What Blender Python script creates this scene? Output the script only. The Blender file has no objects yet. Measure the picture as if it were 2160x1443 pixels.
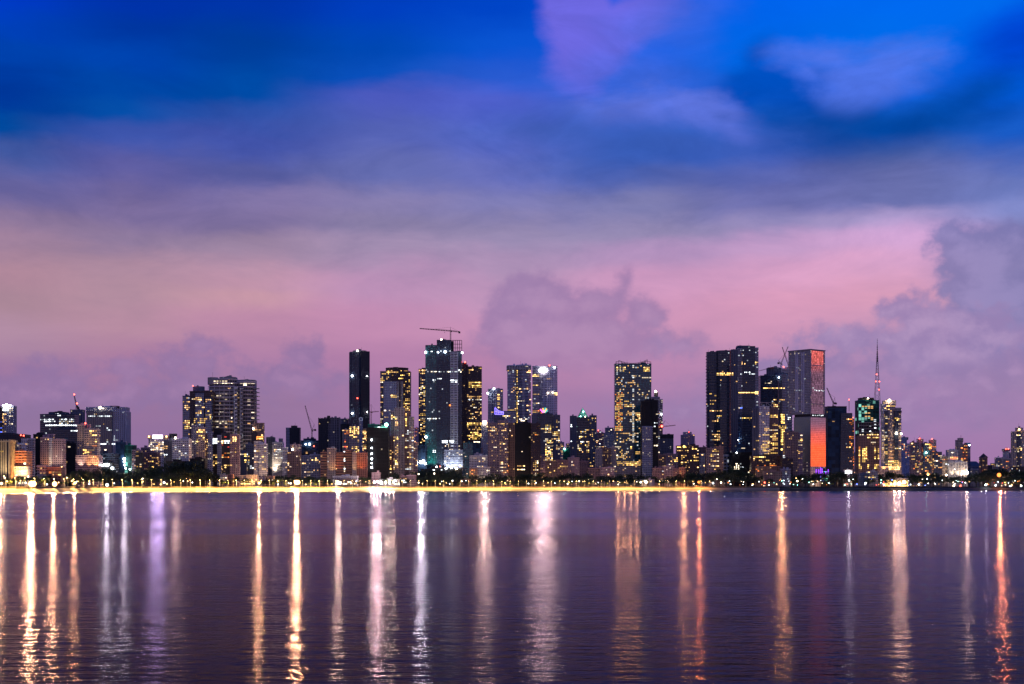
import bpy, bmesh, math, random
from mathutils import Vector, Matrix
rnd = random.Random(11)
S = bpy.context.scene
COL = S.collection
R = math.radians
# ------------------------------------------------------------------ camera
EYE, YH, F = 9.0, 1026.0, 3000.0          # eye height, horizon row and focal length in photo pixels
cam = bpy.data.cameras.new('camera'); cam.lens = 50; cam.sensor_width = 36
cam.shift_y = (YH - 721.5) / 2160; cam.clip_end = 60000; cam.clip_start = 1
co = bpy.data.objects.new('camera', cam); COL.objects.link(co)
co.location = (0, 0, EYE); co.rotation_euler = (R(90), 0, 0); S.camera = co
S.view_settings.view_transform = 'Standard'; S.view_settings.look = 'None'
S.view_settings.exposure = 0; S.view_settings.gamma = 1
S.cycles.max_bounces = 5; S.cycles.diffuse_bounces = 2; S.cycles.glossy_bounces = 3
S.cycles.use_denoising = True; S.cycles.use_light_tree = True
S.cycles.sample_clamp_indirect = 6

def wpt(x, y, D):                          # photo pixel at depth D -> world point
    return Vector(((x - 1080) / F * D, D, EYE + (YH - y) / F * D))
def lin(c):
    return tuple((v / 255 / 12.92) if v / 255 <= .04045 else ((v / 255 + .055) / 1.055) ** 2.4 for v in c)

class T:                                   # small node-tree writer
    def __init__(s, nt): s.nt = nt; s.nt.nodes.clear()
    def n(s, t, **k):
        o = s.nt.nodes.new(t)
        for a, b in k.items(): setattr(o, a, b)
        return o
    def set(s, sock, v):
        if isinstance(v, bpy.types.NodeSocket): s.nt.links.new(v, sock)
        elif v is not None:
            if hasattr(sock.default_value, '__len__') and not hasattr(v, '__len__'): v = (v,) * len(sock.default_value)
            if hasattr(v, '__len__') and len(v) == 3 and len(sock.default_value) == 4: v = (*v, 1)
            sock.default_value = v
    def m(s, op, a, b=None, c=None, clamp=False):
        o = s.n('ShaderNodeMath', operation=op, use_clamp=clamp)
        s.set(o.inputs[0], a)
        if b is not None: s.set(o.inputs[1], b)
        if c is not None: s.set(o.inputs[2], c)
        return o.outputs[0]
    def step(s, x, a, b, lo=0., hi=1., kind='SMOOTHSTEP'):
        o = s.n('ShaderNodeMapRange', interpolation_type=kind)
        for i, v in enumerate((x, a, b, lo, hi)): s.set(o.inputs[i], v)
        return o.outputs[0]
    def mix(s, f, a, b, t='MIX'):
        o = s.n('ShaderNodeMix', data_type='RGBA', blend_type=t)
        s.set(o.inputs[0], f); s.set(o.inputs[6], a); s.set(o.inputs[7], b)
        return o.outputs[2]
    def xyz(s, x, y, z=0.):
        o = s.n('ShaderNodeCombineXYZ')
        for i, v in enumerate((x, y, z)): s.set(o.inputs[i], v)
        return o.outputs[0]
    def noise(s, vec, scale, detail=2., rough=.5, col=False, dist=0.):
        o = s.n('ShaderNodeTexNoise'); s.set(o.inputs['Vector'], vec)
        o.inputs['Scale'].default_value = scale; o.inputs['Detail'].default_value = detail
        o.inputs['Roughness'].default_value = rough; o.inputs['Distortion'].default_value = dist
        return o.outputs['Color' if col else 'Fac']

# ------------------------------------------------------------------ sky (dusk, in directions of the world)
W = bpy.data.worlds.new('World'); S.world = W; W.use_nodes = True
t = T(W.node_tree)
tc = t.n('ShaderNodeTexCoord'); sep = t.n('ShaderNodeSeparateXYZ'); t.set(sep.inputs[0], tc.outputs['Generated'])
dx, dy, dz = sep.outputs
AZ = t.m('ARCTAN2', dx, dy); EL = t.m('ARCSINE', dz)
X0 = t.m('MULTIPLY', AZ, 3000); Y0 = t.m('MULTIPLY', t.m('ABSOLUTE', EL), 3000)
def sk(x, y):                              # photo pixel -> (azimuth, elevation) * 3000
    a = math.atan((x - 1080) / F); e = math.atan((YH - y) / F * math.cos(a))
    return a * 3000, e * 3000
nv = t.xyz(t.m('MULTIPLY', X0, .001), t.m('MULTIPLY', Y0, .0028), 3.3)
wn = t.noise(nv, 1.6, 3, .5, col=True); ws = t.n('ShaderNodeSeparateColor'); t.set(ws.inputs[0], wn)
Xw = t.m('MULTIPLY_ADD', t.m('SUBTRACT', ws.outputs[0], .5), 200, X0)
Yw = t.m('MULTIPLY_ADD', t.m('SUBTRACT', ws.outputs[1], .5), 62, t.m('MULTIPLY_ADD', t.m('SUBTRACT', t.noise(t.xyz(t.m('MULTIPLY', X0, .0042), t.m('MULTIPLY', Y0, .011), 8.1), 1.3, 4, .55), .5), 60, Y0))
rows = {
 0: [(0,0,58,200),(60,0,64,184),(110,0,66,174),(200,0,54,152),(275,0,72,156),(320,60,84,156),(400,104,100,158),(460,136,116,154),(520,157,126,154),(580,184,138,154),(635,172,134,148),(700,180,140,164),(780,160,116,160),(850,140,110,156),(950,140,106,156)],
 270: [(0,0,50,168),(60,0,54,160),(130,0,68,176),(200,0,70,166),(240,4,76,166),(285,58,82,168),(360,92,92,160),(440,122,108,156),(500,140,120,156),(560,176,138,158),(610,186,144,160),(680,190,142,162),(760,172,120,160),(850,150,110,156),(950,140,104,156)],
 540: [(0,0,52,168),(100,0,62,156),(205,0,76,168),(245,46,82,170),(300,66,84,170),(360,84,90,156),(415,128,116,166),(470,128,114,160),(520,158,134,164),(590,200,150,172),(620,206,154,168),(680,196,138,170),(760,176,124,166),(850,148,112,156),(950,138,104,154)],
 810: [(0,0,62,190),(100,0,72,180),(160,10,82,192),(210,78,92,192),(280,84,98,180),(360,104,112,180),(420,132,124,172),(470,134,124,164),(520,160,140,176),(590,192,144,186),(680,202,140,180),(760,182,124,170),(850,160,114,164),(950,146,106,158)],
 1080: [(0,0,68,198),(100,10,85,212),(170,40,90,208),(230,78,96,204),(290,92,110,206),(360,106,114,190),(430,130,128,184),(490,148,136,176),(550,170,142,182),(610,196,150,190),(680,206,146,186),(760,186,128,172),(850,166,120,168),(950,150,110,162)],
 1350: [(0,5,88,226),(100,15,95,228),(190,40,100,220),(260,60,100,200),(310,54,92,184),(370,82,98,170),(430,122,122,172),(480,146,136,178),(530,180,146,192),(590,208,152,194),(680,214,150,188),(760,192,134,178),(850,162,120,170),(950,152,110,162)],
 1620: [(0,0,100,238),(100,0,102,230),(180,0,86,200),(240,24,88,190),(300,60,92,184),(370,86,98,172),(430,104,104,168),(480,150,138,186),(530,200,158,204),(580,226,164,204),(650,226,158,192),(710,212,150,186),(780,186,134,178),(850,160,124,172),(950,150,110,162)],
 1890: [(0,0,105,240),(100,0,110,236),(200,20,98,220),(270,10,78,168),(310,62,90,162),(380,96,104,166),(430,110,116,178),(465,176,156,206),(510,210,165,214),(570,222,166,208),(640,226,160,190),(710,196,146,184),(790,176,136,184),(850,166,126,180),(950,158,116,172)],
 2160: [(0,0,108,240),(80,0,72,212),(180,0,88,214),(270,24,92,200),(330,56,94,184),(400,96,116,186),(450,128,138,202),(510,124,124,178),(600,126,126,182),(690,164,146,186),(780,156,130,176),(850,162,126,176),(950,164,118,172)],
}
EM = sk(1080, 0)[1]
c = None; pa = None
for x, st in rows.items():
    cr = t.n('ShaderNodeValToRGB'); cr.color_ramp.interpolation = 'EASE'
    pts = sorted((sk(x, y)[1] / EM, lin(q)) for y, *q in st)
    el = cr.color_ramp.elements
    el[0].position = min(1, pts[0][0]); el[0].color = (*pts[0][1], 1); el[1].position = min(1, pts[-1][0]); el[1].color = (*pts[-1][1], 1)
    for p, q in pts[1:-1]:
        e = el.new(min(1, p)); e.color = (*q, 1)
    t.set(cr.inputs[0], t.m('DIVIDE', Yw, EM))
    a = sk(x, 500)[0]
    c = cr.outputs[0] if c is None else t.mix(t.step(Xw, pa, a), c, cr.outputs[0])
    pa = a
# cloud bodies: rotated ellipses with torn edges
fnv = t.xyz(t.m('MULTIPLY', X0, .0045), t.m('MULTIPLY', Y0, .010), .7)
fine = t.m('SUBTRACT', t.noise(fnv, 1.7, 5, .6), .5)
cuv = t.xyz(t.m('MULTIPLY', X0, .012), t.m('MULTIPLY', Y0, .014), .7)
cfine = t.m('SUBTRACT', t.noise(cuv, 1.5, 4, .6), .5)
bil = t.noise(t.xyz(t.m('MULTIPLY', X0, .0034), t.m('MULTIPLY', Y0, .0085), 5.5), 1.2, 6, .62, dist=.5)
band = t.m('MULTIPLY', t.step(Y0, 250, 520), t.step(Y0, 960, 700))
g1 = t.m('MULTIPLY_ADD', t.m('SUBTRACT', bil, .5), t.m('MULTIPLY_ADD', band, .62, .25), 1.0)
c = t.mix(1, c, t.xyz(g1, t.m('MULTIPLY_ADD', t.m('SUBTRACT', g1, 1), .85, 1), t.m('MULTIPLY_ADD', t.m('SUBTRACT', g1, 1), .6, 1)), 'MULTIPLY')
wv = t.noise(t.xyz(t.m('MULTIPLY', X0, .006), t.m('MULTIPLY', Y0, .006), 2.2), 1.0, 3, .5, col=True)
wsp = t.n('ShaderNodeSeparateColor'); t.set(wsp.inputs[0], wv)
X0w = t.m('MULTIPLY_ADD', t.m('SUBTRACT', wsp.outputs[0], .5), 60, X0); Y0w = t.m('MULTIPLY_ADD', t.m('SUBTRACT', wsp.outputs[1], .5), 40, Y0)
puff = t.noise(t.xyz(t.m('MULTIPLY', X0w, .016), t.m('MULTIPLY', Y0w, .022), 9.), .9, 5, .52)
def cloud(col, ells, soft, amp, alpha=1., cum=False, fade=None, col2=None):
    global c
    d = None
    for (x, y, rx, ry, *ro) in ells:
        cx, cy = sk(x, y); ro = R(ro[0]) if ro else 0
        px = t.m('SUBTRACT', X0w, cx); py = t.m('SUBTRACT', Y0w, cy)
        qx = t.m('ADD', t.m('MULTIPLY', px, math.cos(ro) / rx), t.m('MULTIPLY', py, math.sin(ro) / rx))
        qy = t.m('ADD', t.m('MULTIPLY', px, -math.sin(ro) / ry), t.m('MULTIPLY', py, math.cos(ro) / ry))
        r = t.m('SQRT', t.m('ADD', t.m('MULTIPLY', qx, qx), t.m('MULTIPLY', qy, qy)))
        f = t.m('MULTIPLY', t.m('SUBTRACT', 1, r), min(rx, ry) / 50)
        d = f if d is None else t.m('SMOOTH_MAX', d, f, .25)
    d = t.m('MULTIPLY_ADD', cfine if cum else fine, amp, d)
    k = t.m('MULTIPLY', t.step(d, -soft, soft), alpha)
    if fade: k = t.m('MULTIPLY', k, t.step(Y0, sk(1080, fade[0])[1], sk(1080, fade[1])[1]))
    cc = lin(col)
    if col2: cc = t.mix(t.step(t.m('MULTIPLY_ADD', t.step(d, 0, 1.1), .35, puff), .42, .92), lin(col), lin(col2))
    elif not cum: cc = t.mix(t.step(bil, .3, .75), tuple(v * .86 for v in lin(col)), tuple(v * 1.14 for v in lin(col)))
    c = t.mix(k, c, cc)
cloud((112,106,226), [(1225,50,75,130,8),(1300,60,130,60,25),(1240,130,70,40)], .45, 1.3, .95)
cloud((70,105,222), [(1400,55,110,55,20),(1330,170,130,60)], 1.1, 1.6, .6)
cloud((0,74,184), [(1590,185,100,42,20),(1690,195,110,46),(1600,130,34,30,50)], .55, 1.2, .8)
cloud((80,116,230), [(1740,122,100,24,-4),(1880,124,95,30,6),(1830,160,105,42),(1800,205,66,30),(1700,150,40,14,-30)], .45, 1.0, .92)
cloud((94,116,220), [(1470,232,110,32,-14),(1350,225,120,26),(1530,262,50,20,-25)], .42, 1.2, .92)
cloud((0,70,164), [(1880,268,190,30,6),(2010,225,120,34,24),(1760,252,120,22)], .6, 1.1, .8)
cloud((0,68,208), [(2150,70,70,50,20)], .8, 1, .8)
cloud((56,90,178), [(1290,335,150,40,10),(1160,275,110,30)], 1.0, 1.6, .7)
cloud((110,116,176), [(2000,395,170,40),(1700,420,150,26)], 1.1, 1.6, .6)
cloud((150,118,170), [(1110,632,66,52),(1070,690,60,60),(1180,642,70,42),(1250,650,70,44),(1316,598,10,20,-42),(1285,634,44,26,20),(1355,660,44,34),(1210,720,190,70),(1130,740,110,60)],
      .34, 1.3, .82, True, (880,680), (172,136,182))
cloud((140,110,162), [(432,735,40,28),(400,765,70,30),(290,790,70,28),(350,825,130,30),(110,800,80,28),(60,835,130,28),(640,750,40,40),(600,800,110,34),(190,840,120,24)], .4, 2.0, .85, True, (990,850), (162,124,172))
cloud((120,118,176), [(2080,540,92,62),(2100,620,92,70),(2130,690,110,70),(2010,500,44,30)], .32, 1.7, .9, True, None, (146,138,194))
cloud((148,126,180), [(2040,700,120,50),(1960,690,70,44),(1905,650,48,30,20),(1850,720,120,30),(1740,716,60,22),(1990,750,180,46),(1700,770,90,20)], .36, 1.9, .9, True, (980,830), (178,150,196))
cloud((146,120,172), [(1990,835,100,26),(2090,800,90,34),(2150,770,60,30),(1760,790,130,30),(1940,880,140,22),(1430,730,50,24),(1600,810,100,26),(1480,860,120,24)], .6, 2.2, .75, True, None, (172,138,186))
c = t.mix(t.m('MULTIPLY', t.step(Y0, 560, 430), .20), c, lin((166, 142, 168)))
# above the picture: darker blue; away from the picture: cool dusk, with the last red light low in one place
up = t.step(EL, R(17), R(50))
c = t.mix(up, c, lin((26, 62, 150)))
back = t.mix(t.step(EL, R(0), R(14)), lin((190, 160, 196)), lin((98, 112, 176)))
back = t.mix(t.step(EL, R(14), R(70)), back, lin((44, 66, 130)))
aa = t.m('ABSOLUTE', AZ)
c = t.mix(t.step(aa, R(32), R(75)), c, back)
gaz = t.m('MULTIPLY', t.step(AZ, R(84.3), R(86)), t.step(AZ, R(92), R(90.3)))
gn = t.noise(t.xyz(t.m('MULTIPLY', AZ, 6), t.m('MULTIPLY', EL, 160), 0), 1.3, 3, .6)
e2 = t.m('MULTIPLY_ADD', t.m('SUBTRACT', gn, .5), R(.7), EL)
glow = t.mix(t.step(e2, R(1.45), R(2.6)), (4.6, .62, .20, 1), (.75, .42, .66, 1))
glow = t.mix(t.step(e2, R(4.45), R(5.0)), glow, (3.4, .72, .62, 1))
glow = t.mix(t.step(e2, R(6.5), R(12)), glow, (.3, .2, .35, 1))
glowk = t.m('MULTIPLY', gaz, t.step(EL, R(16), R(8)))
c = t.mix(glowk, c, glow)
bg = t.n('ShaderNodeBackground'); t.set(bg.inputs[0], c); bg.inputs[1].default_value = 1.0
out = t.n('ShaderNodeOutputWorld'); t.nt.links.new(bg.outputs[0], out.inputs[0])

# ------------------------------------------------------------------ materials
def newmat(name):
    m = bpy.data.materials.new(name); m.use_nodes = True; return m, T(m.node_tree)
def finish(t, bsdf):
    o = t.n('ShaderNodeOutputMaterial'); t.nt.links.new(bsdf, o.inputs[0])
def princ(t, col, rough=.7, metal=0., spec=.5, ior=1.5, em=None, es=0., normal=None):
    p = t.n('ShaderNodeBsdfPrincipled'); I = p.inputs
    t.set(I['Base Color'], col); t.set(I['Roughness'], rough); t.set(I['Metallic'], metal)
    t.set(I['Specular IOR Level'], spec); t.set(I['IOR'], ior)
    if em is not None: t.set(I['Emission Color'], em); t.set(I['Emission Strength'], es)
    if normal is not None: t.set(I['Normal'], normal)
    return p.outputs[0]
def noemit(m):
    try: m.cycles.emission_sampling = 'NONE'
    except Exception: pass
PL = {}
def plain(name, col, rough=.7, metal=0., var=.25, sc=.3):
    if name in PL: return PL[name]
    m, t = newmat(name); g = t.n('ShaderNodeTexCoord')
    k = t.noise(g.outputs['Object'], sc, 4, .6)
    cc = t.mix(k, tuple(v * (1 - var) for v in col), tuple(v * (1 + var) for v in col))
    finish(t, princ(t, cc, rough, metal)); PL[name] = m
    return m
LM = {}
def light_mat(name, col, st, sampled=False):
    if name in LM: return LM[name]
    m, t = newmat(name); e = t.n('ShaderNodeEmission'); t.set(e.inputs[0], col); e.inputs[1].default_value = st
    finish(t, e.outputs[0])
    if not sampled: noemit(m)
    LM[name] = m; return m
WC = {'w': (1, .55, .20), 'p': (1, .80, .55), 'y': (1, .60, .15), 'o': (1, .26, .05), 'c': (.85, .93, 1), 'b': (.12, .2, 1),
      'r': (1, .08, .05), 'v': (.45, .25, 1), 'g': (.35, 1, .8), 't': (.05, .5, .45), 'm': (1, .12, .6)}
def wmat(ch, lv):
    return light_mat('lit_pane_%s_%d' % (ch, lv), WC[ch], (.45, 1.0, 2.0, 4.5)[lv])
def lampm(ch, st=30): return light_mat('lamp_glow_%s_%d' % (ch, int(st)), WC[ch], st)

FAC = {}
# style: wall, glass, bay, floor, window width share, height share, glass roughness, glass ior, share dimly lit, dim colour
STY = {
 'navy':  ((.036,.052,.088),(.012,.025,.045),3.2,3.7,.84,.66,.12,1.6,.008,'c'),
 'navyfin':((.06,.08,.12),(.010,.02,.04),3.4,3.7,.72,.90,.12,1.9,.02,'c'),
 'bluegl':((.02,.05,.12),(.02,.06,.14),3.4,3.7,.86,.7,.1,2.1,.03,'c'),
 'teal':  ((.015,.075,.095),(.010,.075,.085),3.2,3.6,.84,.72,.15,1.8,.03,'c'),
 'brown': ((.065,.036,.038),(.014,.012,.018),3.6,3.5,.6,.55,.25,1.6,.03,'w'),
 'brown2':((.27,.165,.14),(.02,.018,.02),3.6,3.4,.55,.5,.3,1.5,.05,'w'),
 'dark':  ((.035,.036,.048),(.008,.009,.014),4.2,3.6,.6,.62,.4,1.5,.01,'w'),
 'raw':   ((.20,.175,.20),(.010,.010,.014),4.4,3.6,.66,.68,.6,1.4,.015,'p'),
 'black': ((.010,.010,.013),(.004,.004,.006),4.,3.6,.7,.7,.5,1.4,.004,'p'),
 'cream': ((.46,.37,.33),(.02,.018,.024),3.6,3.4,.5,.46,.2,1.6,.05,'w'),
 'pink':  ((.37,.24,.26),(.03,.02,.03),3.3,3.3,.54,.44,.2,1.6,.03,'p'),
 'dpink': ((.20,.115,.13),(.02,.014,.02),3.3,3.3,.52,.46,.25,1.5,.07,'w'),
 'white': ((.60,.55,.58),(.03,.03,.045),3.4,3.3,.56,.5,.2,1.6,.08,'p'),
 'wband': ((.50,.46,.47),(.02,.022,.035),30.,3.5,.97,.52,.2,1.7,.06,'p'),
 'grey':  ((.34,.32,.37),(.02,.022,.032),3.4,3.4,.56,.5,.2,1.7,.04,'p'),
 'gband': ((.46,.45,.58),(.03,.04,.07),26.,3.6,.97,.6,.15,1.8,.03,'c'),
 'dband': ((.075,.075,.10),(.008,.010,.02),26.,7.0,.98,.62,.2,1.8,.02,'w'),
 'purple':((.23,.165,.20),(.012,.012,.02),3.5,3.4,.56,.52,.25,1.6,.08,'w'),
 'blueres':((.18,.21,.33),(.02,.03,.06),3.4,3.4,.55,.5,.2,1.6,.10,'p'),
 'orange':((.38,.18,.13),(.09,.02,.02),4.2,3.6,.62,.46,.4,1.5,.05,'o'),
 'brickband':((.34,.17,.11),(.045,.015,.02),30.,5.2,.98,.5,.3,1.5,.02,'w'),
 'fins':  ((.34,.28,.18),(.012,.012,.014),5.2,60.,.58,.98,.3,1.5,.0,'w'),
 'lattice':((.36,.37,.46),(.015,.03,.06),4.2,3.7,.62,.60,.1,2.0,.02,'c'),
 'dotgrid':((.74,.70,.84),(.03,.035,.06),4.0,4.2,.52,.56,.12,1.9,.0,'c'),
 'netgreen':((.008,.15,.12),(.004,.05,.045),6.,7.,.9,.86,.6,1.4,.10,'g'),
 'netblue':((.012,.045,.10),(.01,.03,.07),8.,8.,.92,.92,.6,1.4,.0,'g'),
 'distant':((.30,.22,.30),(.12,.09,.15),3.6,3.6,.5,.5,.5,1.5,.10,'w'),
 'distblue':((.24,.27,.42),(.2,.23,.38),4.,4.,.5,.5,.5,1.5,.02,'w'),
 'slate': ((.12,.13,.18),(.02,.025,.035),3.6,3.6,.55,.5,.3,1.6,.02,'p'),
 'scaf':  ((.23,.21,.22),(.012,.012,.018),5.,7.2,.90,.76,.6,1.4,.03,'p'),
 'whitelad':((.55,.56,.60),(.012,.016,.028),7.5,7.4,.78,.72,.2,1.8,.02,'c'),
}
def facade(key):
    if key in FAC: return FAC[key]
    wall, glass, bw, fh, wx, wz, rg, ior, dim, dc = STY[key]
    m, t = newmat('facade_' + key); uv = t.n('ShaderNodeUVMap'); sp = t.n('ShaderNodeSeparateXYZ'); t.set(sp.inputs[0], uv.outputs[0])
    u = t.m('DIVIDE', sp.outputs[0], bw); v = t.m('DIVIDE', sp.outputs[1], fh)
    fu = t.m('FRACT', u); fv = t.m('FRACT', v)
    mu = t.m('LESS_THAN', t.m('ABSOLUTE', t.m('SUBTRACT', fu, .5)), wx / 2)
    mv = t.m('LESS_THAN', t.m('ABSOLUTE', t.m('SUBTRACT', fv, .5)), wz / 2)
    mk = t.m('MULTIPLY', mu, mv)
    oi = t.n('ShaderNodeObjectInfo')
    u2 = u if bw < 20 else t.m('DIVIDE', sp.outputs[0], 3.6)
    wn = t.n('ShaderNodeTexWhiteNoise', noise_dimensions='3D'); t.set(wn.inputs['Vector'], t.xyz(t.m('FLOOR', u2), t.m('FLOOR', v), t.m('MULTIPLY', oi.outputs['Random'], 97)))
    cs = t.n('ShaderNodeSeparateColor'); t.set(cs.inputs[0], wn.outputs['Color'])
    st = t.noise(t.xyz(t.m('MULTIPLY', sp.outputs[0], .22), t.m('MULTIPLY', sp.outputs[1], .035), oi.outputs['Random']), 1., 4, .65)
    tone = t.m('MULTIPLY', t.step(st, .2, .8, .62, 1.3, 'LINEAR'), t.step(oi.outputs['Random'], 0, 1, .8, 1.2, 'LINEAR'))
    wc = t.mix(1, t.mix(0, wall, wall), t.xyz(tone, tone, tone), 'MULTIPLY')
    gl = t.step(cs.outputs[0], 0, 1, .35, 1.9, 'LINEAR')
    gc = t.mix(1, t.mix(0, glass, glass), t.xyz(gl, gl, gl), 'MULTIPLY')
    base = t.mix(mk, wc, gc)
    lit = t.m('MULTIPLY', mk, t.m('LESS_THAN', cs.outputs[1], dim))
    es = t.m('MULTIPLY', lit, t.step(cs.outputs[2], 0, 1, .08, .9, 'LINEAR'))
    rough = t.m('MULTIPLY_ADD', mk, rg - .75, .75)
    bump = t.n('ShaderNodeBump'); bump.inputs['Strength'].default_value = .12; bump.inputs['Distance'].default_value = .5
    t.set(bump.inputs['Height'], t.m('ADD', t.m('MULTIPLY', cs.outputs[2], mk), t.m('MULTIPLY', st, .3)))
    # each pane sits at a slightly different tilt
    finish(t, princ(t, base, rough, 0., .5, t.m('MULTIPLY_ADD', mk, ior - 1.45, 1.45), WC[dc], es, bump.outputs[0]))
    noemit(m); FAC[key] = m; return m
def trim(key):
    w = STY[key][0]; return plain('trim_' + key, tuple(min(.7, v * 1.25) for v in w), .75)
metal = plain('painted_steel', (.12, .11, .12), .55, .3)
dsteel = plain('dark_steel', (.03, .028, .032), .6, .3)
redsteel = plain('red_steel', (.22, .06, .05), .6, .1)
wsteel = plain('pale_steel', (.5, .5, .5), .5, .1)

# ------------------------------------------------------------------ objects
def tag(o, label=None, cat=None, group=None, kind=None):
    if label: o['label'] = label
    if cat: o['category'] = cat
    if group: o['group'] = group
    if kind: o['kind'] = kind
    return o
def empty(name, loc, rz=0.):
    o = bpy.data.objects.new(name, None); COL.objects.link(o); o.location = loc; o.rotation_euler = (0, 0, rz)
    return o
def link(name, me, parent=None, loc=None, rz=0.):
    o = bpy.data.objects.new(name, me); COL.objects.link(o)
    if parent: o.parent = parent
    if loc is not None: o.location = loc
    if rz: o.rotation_euler = (0, 0, rz)
    return o
class MB:
    def __init__(s): s.v = []; s.f = []; s.mi = []; s.uv = []
    def face(s, pts, mi=0, uv=None):
        n = len(s.v); s.v += [tuple(p) for p in pts]; s.f.append(tuple(range(n, n + len(pts)))); s.mi.append(mi)
        s.uv.append(uv or [(0, 0)] * len(pts))
    def box(s, x0, x1, y0, y1, z0, z1, mi=0):
        P = [(x0,y0,z0),(x1,y0,z0),(x1,y1,z0),(x0,y1,z0),(x0,y0,z1),(x1,y0,z1),(x1,y1,z1),(x0,y1,z1)]
        for q in ((0,1,5,4),(1,2,6,5),(2,3,7,6),(3,0,4,7),(4,5,6,7),(3,2,1,0)): s.face([P[i] for i in q], mi)
    def bar(s, a, b, w, mi=0, w2=None, n=4):
        a = Vector(a); b = Vector(b); d = (b - a).normalized(); w2 = w if w2 is None else w2
        k = Vector((0, 0, 1)) if abs(d.z) < .9 else Vector((0, 1, 0)); x = d.cross(k).normalized(); y = d.cross(x)
        ra = [a + (x * math.cos(2*math.pi*i/n) + y * math.sin(2*math.pi*i/n)) * w / 2 for i in range(n)]
        rb = [b + (x * math.cos(2*math.pi*i/n) + y * math.sin(2*math.pi*i/n)) * w2 / 2 for i in range(n)]
        for i in range(n): s.face([ra[i], rb[i], rb[(i+1) % n], ra[(i+1) % n]], mi)
        s.face(ra, mi); s.face(rb[::-1], mi)
    def ball(s, c, r, mi=0, n=8, m=5, sz=1.):
        c = Vector(c); g = lambda i, j: c + Vector((r*math.sin(math.pi*j/m)*math.cos(2*math.pi*i/n), r*math.sin(math.pi*j/m)*math.sin(2*math.pi*i/n), r*sz*math.cos(math.pi*j/m)))
        for j in range(m):
            for i in range(n):
                q = [g(i,j), g(i,j+1), g(i+1,j+1), g(i+1,j)]
                if j == 0: q = [q[0], q[1], q[2]]
                elif j == m-1: q = [q[0], q[1], q[3]]
                s.face(q, mi)
    def mesh(s, name, mats):
        me = bpy.data.meshes.new(name); me.from_pydata(s.v, [], s.f)
        for m in (mats if isinstance(mats, (list, tuple)) else [mats]): me.materials.append(m)
        me.polygons.foreach_set('material_index', s.mi)
        L = me.uv_layers.new(name='UVMap'); fl = [c for u in s.uv for p in u for c in p]; L.data.foreach_set('uv', fl)
        me.update(); return me
    def build(s, name, mats, parent=None, loc=None, rz=0.): return link(name, s.mesh(name, mats), parent, loc, rz)

def prism(mb, poly, z0, z1, mi=0, top=1, uoff=0., taper=None):
    per = uoff; n = len(poly)
    tp = taper or poly
    for i in range(n):
        a, b = poly[i], poly[(i+1) % n]; a2, b2 = tp[i], tp[(i+1) % n]; L = math.dist(a, b)
        mb.face([(*a, z0), (*b, z0), (*b2, z1), (*a2, z1)], mi, [(per, z0), (per+L, z0), (per+L, z1), (per, z1)])
        per += math.ceil(L / 3.6) * 3.6 if n < 9 else L
    mb.face([(*p, z1) for p in tp], top); mb.face([(*p, z0) for p in poly[::-1]], top)
def foot(kind, w, d):
    h, k = w / 2, d / 2
    if kind == 'box': return [(-h,-k),(h,-k),(h,k),(-h,k)]
    if kind == 'cut': q = .22; return [(-h+w*q,-k),(h-w*q,-k),(h,-k+d*q),(h,k),(-h,k),(-h,-k+d*q)]
    if kind == 'round': return [(h*math.cos(R(a)), k*math.sin(R(a))) for a in range(-180, 180, 20)]
    if kind == 'bow': return [(-h, -k*.45), (-h*.62,-k*.85), (-h*.2,-k), (h*.2,-k), (h*.62,-k*.85), (h,-k*.45), (h,k), (-h,k)]
    if kind == 'step': return [(-h,-k*.6),(-h*.45,-k*.6),(-h*.45,-k),(h*.4,-k),(h*.4,-k*.7),(h,-k*.7),(h,k),(-h,k)]
def inset(poly, g):
    cx = sum(p[0] for p in poly) / len(poly); cy = sum(p[1] for p in poly) / len(poly)
    o = []
    for x, y in poly:
        l = math.hypot(x-cx, y-cy); o.append((cx+(x-cx)*(l+g)/l, cy+(y-cy)*(l+g)/l))
    return o
UNIT = {}
def unit_pane(ch, lv):
    k = (ch, lv)
    if k not in UNIT:
        mb = MB(); mb.box(-.5, .5, -.5, .5, -.5, .5); UNIT[k] = mb.mesh('window_pane', wmat(ch, lv))
    return UNIT[k]
_ball = {}
def glow_ball(name, parent, loc, r, ch, st=30):
    k = (ch, st)
    if k not in _ball:
        mb = MB(); mb.ball((0,0,0), 1); _ball[k] = mb.mesh('lamp_globe', lampm(ch, {'o': 3.0, 'y': 4.0, 'w': 9}.get(ch, st)))
    o = link(name, _ball[k], parent, loc); o.scale = (r, r, r); return o
GZ = 8.5; DK = .72
BB = []
ALLB = []
PK = .105
def seaward_spot(parent, loc, col, P, r, cone=34, tilt=-1.5):
    l = bpy.data.lights.new('flood_beam', 'SPOT'); l.energy = P * PK; l.color = col; l.shadow_soft_size = r
    l.spot_size = R(cone); l.spot_blend = .4
    o = bpy.data.objects.new('flood_beam', l); COL.objects.link(o); o.parent = parent; o.location = loc
    return o

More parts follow.
